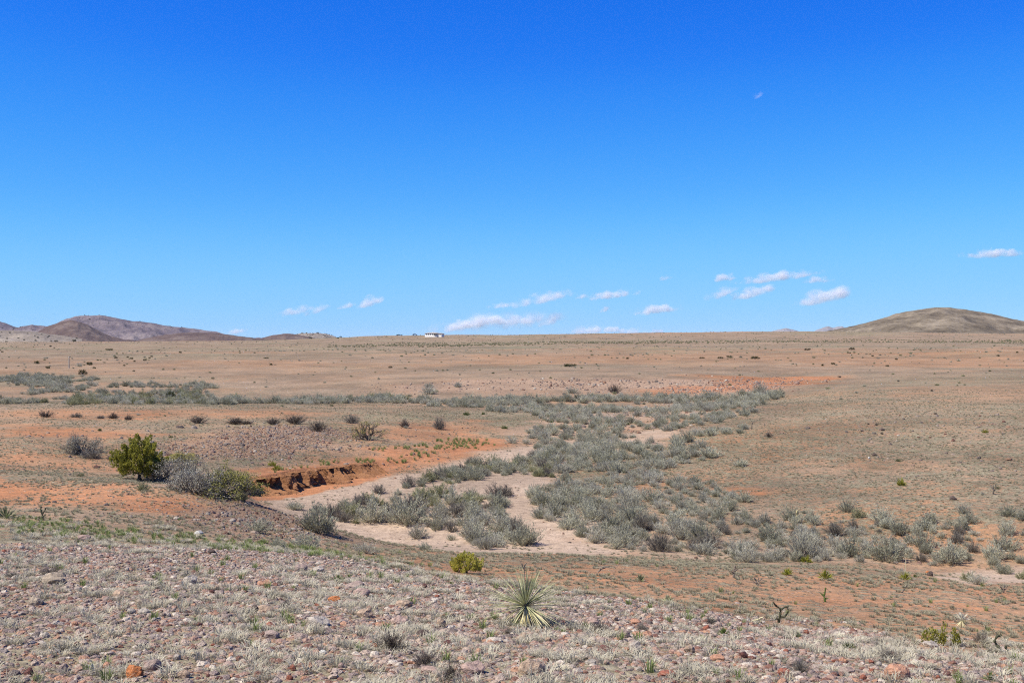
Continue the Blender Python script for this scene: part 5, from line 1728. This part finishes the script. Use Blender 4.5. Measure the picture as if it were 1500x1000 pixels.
# ------------------------------------------------------------------ clouds
def cloud_material():
    """water vapour: ragged density inside a long rounded bound, fading to nothing before its edge"""
    m, t = nodes("cloud")
    k = T(t)
    oi = k.n("ShaderNodeObjectInfo")
    tc = k.n("ShaderNodeTexCoord")
    s3 = k.n("ShaderNodeSeparateColor"); k.l(oi.outputs["Color"], s3.inputs[0])
    op, dens, asp = s3.outputs[0], s3.outputs[1], s3.outputs[2]
    xyz = k.n("ShaderNodeSeparateXYZ"); k.l(tc.outputs["Object"], xyz.inputs[0])
    zz = k.math("MAXIMUM", k.math("MULTIPLY", xyz.outputs[2], -1.9), xyz.outputs[2])
    r2 = k.math("ADD", k.math("ADD", k.math("MULTIPLY", xyz.outputs[0], xyz.outputs[0]), k.math("MULTIPLY", xyz.outputs[1], xyz.outputs[1])), k.math("MULTIPLY", zz, zz))
    fall = k.math("SUBTRACT", 1.0, r2)
    cx = k.n("ShaderNodeCombineXYZ")
    k.l(k.math("ADD", k.math("MULTIPLY", xyz.outputs[0], k.math("MULTIPLY", asp, 10.0)), k.math("MULTIPLY", oi.outputs["Random"], 50.0)), cx.inputs[0])
    k.l(xyz.outputs[1], cx.inputs[1]); k.l(k.math("MULTIPLY", xyz.outputs[2], 1.3), cx.inputs[2])
    nz = k.noise(cx.outputs[0], .85, 5, .6)
    d = k.math("ADD", k.math("MULTIPLY", fall, .9), k.math("MULTIPLY", k.math("SUBTRACT", nz, .5), 2.7))
    d = k.math("MULTIPLY", k.maprange(d, .25, 1.25), k.maprange(fall, 0, .35))
    d = k.math("MULTIPLY", k.math("MULTIPLY", d, op), k.math("MULTIPLY", dens, .01))
    pv = k.n("ShaderNodeVolumePrincipled")
    pv.inputs["Color"].default_value = (1, 1, 1, 1)
    pv.inputs["Anisotropy"].default_value = .1
    k.l(d, pv.inputs["Density"])
    o_ = k.n("ShaderNodeOutputMaterial"); k.l(pv.outputs[0], o_.inputs["Volume"])
    return m


CM = cloud_material()
CLOUDS = [  # x, y, width, height, opacity, slant, words
    (435, 456, 40, 13, .5, .25, "faint wispy cloud over the left end of the mountains"), (463, 455, 34, 12, .35, .35, "very faint wisp right of another over the left hills"),
    (544, 442, 34, 16, .75, .3, "small bright cloud left of the house"), (508, 449, 22, 9, .4, .2, "faint small cloud left of a bright one"), (347, 486, 24, 8, .6, .2, "little cloud touching the left hills' ridge"),
    (793, 439, 78, 17, .6, .22, "long slanting wispy cloud above the middle skyline"), (735, 448, 36, 9, .35, .1, "faint tail left of the long slanting cloud"), (852, 435, 16, 7, .4, .1, "tiny puff between two longer clouds"),
    (725, 474, 150, 26, .34, .06, "broad faint haze of cloud behind the low bank right of the house"),
    (896, 433, 62, 13, .75, .12, "flat-based small cloud right of the long slanting one"), (685, 476, 80, 17, .85, .18, "large low cloud just right of the house"), (748, 470, 80, 16, .7, .05, "right half of the broad low cloud bank"),
    (806, 470, 34, 16, .5, .3, "faint puff at the end of the low cloud bank"), (962, 455, 56, 14, .8, .1, "oval white cloud right of the middle"), (886, 454, 14, 8, .4, .3, "tiny slanting wisp left of an oval cloud"),
    (862, 485, 44, 14, .75, 0, "low cloud peeking over the middle ridge"), (897, 484, 20, 10, .7, 0, "small puff peeking over the ridge"), (925, 486, 36, 10, .55, 0, "faint cloud peeking over the ridge"), (962, 486, 16, 7, .7, 0, "little cloud at the ridge right of the faint one"),
    (1062, 408, 28, 12, .7, .12, "small cloud at the left of the right-hand group"), (1138, 407, 92, 15, .8, .12, "long white cloud, top of the right-hand group"), (1198, 411, 34, 11, .45, .05, "faint cloud at the right end of a long one"),
    (1058, 430, 38, 15, .5, .35, "faint slanting cloud, lower left of the right-hand group"), (1102, 430, 54, 16, .75, .22, "white slanting cloud under the long one"), (1209, 436, 70, 22, 1.0, .18, "brightest thick cloud left of the brown hill"),
    (1456, 373, 72, 14, .65, .03, "flat pale cloud at the upper right"), (1111, 140, 16, 9, .10, .6, "single faint wisp high in the blue sky"), (975, 408, 16, 8, .25, .3, "barely visible wisp in the middle sky"),
]
CLM = mesh("cloud", *ico(3), CM, sm=True)
for i, (px, py, w, h, op, sl, lb) in enumerate(CLOUDS):
    g = np.random.default_rng(900 + i)
    D = min(60000., 2600 * F / max(20, PY0 - py))
    s_ = D / F
    o_ = place("cloud", CLM, ((px - PX0) / F * D, D, CZ + (PY0 - py) / F * D), 0, (w * .84 * s_, h * 1.1 * s_, h * .84 * s_), rot=(0, -math.atan(sl), 0))
    o_.color = (op, 100 * 4.2 / (h * 2 * s_), w / h * .1, 1)
    tag(o_, lb, "cloud", "small clouds low in the sky")

# ------------------------------------------------------------------ clear desert air: faint haze that only the far hills show
hz_m = bpy.data.materials.new("haze_air")
hz_m.use_nodes = True
ht = hz_m.node_tree
ht.nodes.clear()
pv = ht.nodes.new("ShaderNodeVolumePrincipled")
pv.inputs["Color"].default_value = (.72, .85, 1.0, 1)
pv.inputs["Density"].default_value = HAZE
pv.inputs["Anisotropy"].default_value = .0
hout = ht.nodes.new("ShaderNodeOutputMaterial")
ht.links.new(pv.outputs[0], hout.inputs["Volume"])
Vb, Qb = box(-16000, 16000, -16000, 16000, -145, 135)
hb = place("haze", mesh("haze", Vb, Qb, hz_m))
tag(hb, kind="stuff", label="thin clear air")

# ------------------------------------------------------------------ labels that say which one, from what stands nearest
MARKS = [("large spiky yucca", 770, 890), ("large green juniper", 205, 690), ("small green juniper", 683, 830), ("red dirt bank", 430, 710), ("yellow-green hillside bush", 1320, 706), ("far round dark juniper", 121, 546),
         ("upright far green tree", 250, 580), ("dark little tree", 540, 636), ("orange far bank", 1040, 568), ("silvery ball shrub", 612, 778), ("big fork shrub", 768, 780), ("pale sand at right", 1440, 840),
         ("shrub over the brow", 466, 765), ("wide right clump", 1300, 810), ("large brown boulder", 80, 850), ("bright orange stone", 197, 988), ("large pale grey stone", 464, 913), ("brick-red block", 396, 918),
         ("left twig bush", 573, 940), ("large purple-pink stone", 690, 983), ("tan-pink boulder", 780, 982), ("flat brick-red slab", 976, 990), ("large salmon rock", 1313, 990), ("forked cholla", 1141, 900),
         ("crooked black cholla", 1462, 942), ("dark maroon stone", 1088, 962), ("flat oval stone", 178, 872), ("black-shaded grey stone", 280, 852), ("bright white stone", 473, 957), ("broad tan-pink stone", 529, 870),
         ("pale tan round stone", 931, 950), ("feathery tan shrub", 643, 618), ("stony-bank round shrub", 1113, 566), ("upright pale grey shrub", 1242, 742), ("white house", 634, 489), ("thin pole", 101, 532), ("large brown hill", 1380, 470), ("plateau row's wide shrub", 432, 615),
         ("left bench shrub pair", 1172, 756), ("olive thicket-edge shrub", 190, 584), ("tan stone by the yucca", 765, 935), ("brick-red angular stone", 1148, 986), ("mouth of the middle sand path", 752, 735), ("upper end of the middle sand path", 900, 660), ("foot of the right hillside", 1040, 645), ("pale stones in the far thicket", 1000, 612), ("near tip of the middle thicket", 880, 800), ("sand mound", 560, 785), ("plateau's right end", 745, 625), ("far thicket's right tip", 1112, 588), ("straw-yellow stalk", 1168, 752)]
ORD = ["nearest", "second", "third", "fourth", "fifth", "sixth", "seventh", "eighth", "ninth", "tenth", "eleventh", "twelfth"] + [w_ + "th" for w_ in "thirteen fourteen fifteen sixteen seventeen eighteen nineteen".split()] + ["twentieth"] + ["twenty-" + w_ for w_ in "first second third fourth fifth sixth seventh eighth ninth".split()]
bins = {}
for o_, px, py, ds in LAB:
    best = min(MARKS, key=lambda m_: math.hypot(px - m_[1], (py - m_[2]) * 2.2))
    dx, dy = px - best[1], (py - best[2]) * 2.2
    dr = ("left of" if dx < 0 else "right of") if abs(dx) >= abs(dy) else ("beyond" if dy < 0 else "below")
    bins.setdefault((ds, best[0], dr), []).append((math.hypot(dx, dy), o_))
for (ds, mk, dr), L_ in bins.items():
    L_.sort(key=lambda t: t[0])
    for r_, (_, o_) in enumerate(L_):
        how = f"just {dr}" if len(L_) == 1 else (f"nearest one {dr}" if r_ == 0 else f"{ORD[min(r_, len(ORD) - 1)]} nearest one {dr}")
        o_["label"] = f"{ds}, {how} the {mk}"
